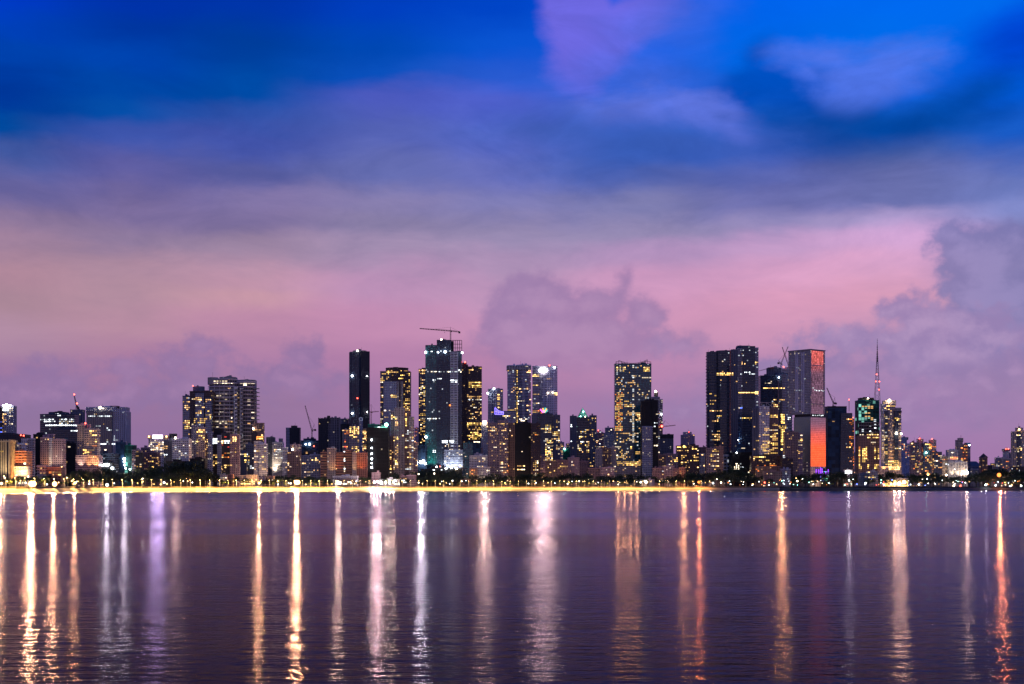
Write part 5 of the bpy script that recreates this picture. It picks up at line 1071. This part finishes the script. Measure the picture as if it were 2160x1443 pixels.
# bright small trees and palms by the promenade lamps
for q in [20, 34, 46, 84, 92, 100, 126, 138, 480, 492, 470, 575, 592, 600, 652, 664, 917, 934, 952, 968, 996] + [1004 + i * 9.5 for i in range(30)] + [1306, 1312, 1346, 1350, 1420, 1440, 1452, 1462, 1478] + [1756, 2095, 2118, 2130, 2146]:
    palm = rnd.random() < .35
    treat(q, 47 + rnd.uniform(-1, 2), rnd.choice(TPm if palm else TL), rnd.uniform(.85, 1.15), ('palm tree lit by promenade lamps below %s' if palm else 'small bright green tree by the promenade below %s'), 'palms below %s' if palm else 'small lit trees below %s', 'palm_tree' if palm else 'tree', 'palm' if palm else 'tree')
# street lamps: curved mast with an arm over the beach
mb = MB(); mb.bar((0,0,0), (0,0,10.4), .42, 0, .3, 6); prev = Vector((0,0,10.4))
for i in range(1, 6):
    a = i / 5 * 1.35; p = Vector((0, -1.9*math.sin(a)*1.2, 10.4 + 1.5*(1-math.cos(a)) + .35*i)); mb.bar(prev, p, .28, 0, .24, 5); prev = p
pole_me = mb.mesh('pole', wsteel)
mb = MB(); mb.box(prev.x-.35, prev.x+.35, prev.y-1.5, prev.y+.1, prev.z-.05, prev.z+.28); head_me = mb.mesh('lamp_head', wsteel)
mb = MB(); mb.box(-.3, .3, prev.y-1.35, prev.y-.05, prev.z-.22, prev.z-.06); lens_me = mb.mesh('lamp_lens', light_mat('sodium_lens', (1, .62, .20), 60, False))
def street_lamp(px, inland, z, P, col=(1, .58, .17), s=1.):
    d = shore(px) + inland; r = empty('street_lamp', ((px - 1080) / F * d, d, z)); r.scale = (s, s, s)
    tag(r, 'curved street lamp on the beach below %s' % seg(px), 'street lamp', 'street lamps below %s' % seg(px))
    link('pole', pole_me, r); h = link('lamp_head', head_me, r); link('lamp_lens', lens_me, h)
    l = bpy.data.lights.new('lamp_light', 'SPOT'); l.energy = P; l.color = col; l.shadow_soft_size = .4; l.spot_size = R(150); l.spot_blend = .7
    o = bpy.data.objects.new('lamp_light', l); COL.objects.link(o); o.parent = r; o.location = (0, prev.y - .7, prev.z - .6); o.rotation_euler = (R(-14), 0, 0)
LP = LAMPW = 42000
lx = -8
while lx < 1500:
    stepx = 20.5 if lx < 460 else 17.5
    street_lamp(lx, 39.2, 6.0, LAMPW * rnd.uniform(.45, 1.3) * (2.0 if lx < 700 else 1.25 if lx < 1400 else .7)); lx += stepx
# lamps of the street behind the trees, lighting the lower storeys
def back_lamp(px, inland, P):
    d = shore(px) + inland; r = empty('street_lamp', ((px - 1080) / F * d, d, GZ)); tag(r, 'warm lamp behind the trees below %s' % seg(px), 'street lamp', 'lamps behind the trees below %s' % seg(px))
    link('pole', pole_me, r); h = link('lamp_head', head_me, r); link('lamp_lens', lens_me, h)
    l = bpy.data.lights.new('lamp_light', 'POINT'); l.energy = P; l.color = rnd.choice(((1,.6,.34),(1,.5,.24),(1,.78,.6))); l.shadow_soft_size = .4
    o = bpy.data.objects.new('lamp_light', l); COL.objects.link(o); o.parent = r; o.location = (0, prev.y - .7, prev.z - 1.2)
bx = 10
while bx < 2170:
    back_lamp(bx, 136, (26000 if bx < 1000 else 17000) * rnd.uniform(.4, 1.8)); bx += rnd.uniform(26, 52)
# beach flood masts aimed over the bay
def flood(label, x, y, inland, ch, P, r=2., heads=((0,0),), glow=1.):
    d = shore(x) + inland; root = empty('floodlight_mast', (wpt(x, 0, d).x, d, GZ if inland > 43 else 5.9)); tag(root, label, 'floodlight')
    z = wpt(x, y, d).z - root.location.z
    mb = MB(); mb.bar((0,0,-.3), (0,0,max(1.5, z)), .5, 0, .35, 6); xs = [h[0] for h in heads]
    if len(heads) > 1: mb.bar((min(xs)*d/F, 0, z), (max(xs)*d/F, 0, z), .3)
    mb.build('pole', metal, root)
    for (hx, hy) in heads:
        loc = Vector((hx*d/F, -1.2, z - hy*d/F)); glow_ball('lamp_head', root, loc, r * glow, ch, 30)
        s = seaward_spot(root, loc + Vector((0, -.2 - r*glow - r, 0)), BC[ch], P, r); aim(s, 0, root.location.x + loc.x, d)
        l = bpy.data.lights.new('area_glow', 'POINT'); l.energy = 42000 * (P / 1e6); l.color = WC[ch]; l.shadow_soft_size = .5
        o = bpy.data.objects.new('area_glow', l); COL.objects.link(o); o.parent = root; o.location = loc + Vector((0, -4, 1))
flood('largest white hot floodlight on the shore by the cream and orange buildings', 69, 1021, 38, 'w', 1.2e6, 2.0, heads=((0,0),(-2.2,-.5),(2.2,-.5)), glow=1.8)
flood('second floodlight on the shore just beside the largest one', 116, 1021, 38, 'w', 1.7e6, 2.0, glow=1.6)
flood('smaller warm floodlight near the first street lamps', 159, 1019, 38, 'w', 8e5, 1.6, glow=1.1)
flood('dim lamp among yellow trees at the pale finned building', 4, 1020, 38, 'w', 5e5, 1.6)
flood('starry gold floodlight beside the flat roofed golden house', 547, 1019, 38, 'w', 2.0e6, 1.8, glow=1.1)
flood('strong gold floodlight on the shore before the orange brown block', 627, 1018, 38, 'w', 2e6, 2.0, heads=((0,0),(-1.8,-.5),(1.8,-.5)), glow=1.9)
flood('white floodlight in front of the long low shed', 712, 1017, 38, 'p', 6e5, 1.9, heads=((0,0),(5,1)), glow=1.1)
flood('row of white lamps shining before the black netted tower', 797, 1016, 38, 'm1', 9e5, 1.8, heads=((-7,1),(0,0),(6,1)), glow=1.)
flood('second row of white lamps beside the kiosk row', 822, 1017, 38, 'p', 2.4e5, 1.5, heads=((-8,0),(0,1),(8,0)), glow=1.)
flood('orange lamp on the shore where the lit beach ends', 1474, 1017, 38, 'o', 1.2e6, 1.8, glow=1.3)
flood('huge orange red lamp alone over dark trees near the pointed roof tower', 2107, 1002, 60, 'o', 3.2e6, 2.4, glow=1.8)
flood('white lamp low on the dark bank below the white floodlit slabs', 2079, 1023, 38, 'c', 1e5, 1.3)
flood('gold lamp on the dark shore under the pavilion lights', 2119, 1018, 50, 'w', 1e5, 1.5)
# small garden and traffic lamps scattered along the waterfront
post = MB(); post.bar((0,0,-3.5), (0,0,-.2), .22, 0, .18, 5); post_me = post.mesh('post', metal)
CN = {'w':'amber','p':'cream','c':'white','y':'gold','r':'red','b':'blue','g':'green','o':'orange'}
def dot(px, y, ch, r=.8, inland=55):
    d = shore(px) + inland; v = wpt(px, y, d); root = empty('small_lamp', v); root.scale = (1, 1, 1)
    tag(root, 'small %s post lamp on the waterfront below %s' % (CN[ch], seg(px)), 'lamp', '%s post lamps below %s' % (CN[ch], seg(px)))
    o = link('post', post_me, root); o.scale = (1, 1, max(.3, (v.z - GZ) / 3.5)); glow_ball('lamp_globe', root, (0,0,0), r, ch, 12)
for i in range(60): dot(rnd.uniform(560, 1500), rnd.uniform(1014, 1022), rnd.choice('wpcpcwy'), rnd.uniform(.5, 1.1))
for i in range(26): dot(rnd.uniform(0, 460), rnd.uniform(1014, 1022), rnd.choice('wpcyw'), rnd.uniform(.5, 1.0))
for i in range(95): dot(rnd.uniform(1500, 2165), 1024 - abs(rnd.gauss(0, 8)), rnd.choice('wpcccpwrobgc'), rnd.uniform(.35, .95), 52)
for (x, y, ch, r_) in ((1504,1019,'c',1.5),(1521,1018,'p',1.4),(1613,1018,'r',1.5),(1536,1018,'o',1.1),(1622,1023,'c',1.2),(1682,1015,'p',1.4),(1791,1013,'c',1.3),(1826,1019,'c',1.5),(1938,1022,'c',1.3),(2012,1025,'p',1.9),(2026,1025,'r',1.7),(2100,1024,'c',1.4),(2131,1026,'c',1.5),(2154,1025,'c',1.6),(226,1023,'c',2.0),(346,1018,'c',1.3),(883,1000,'p',1.1),(916,999,'p',1.1)):
    dot(x, y, ch, r_)
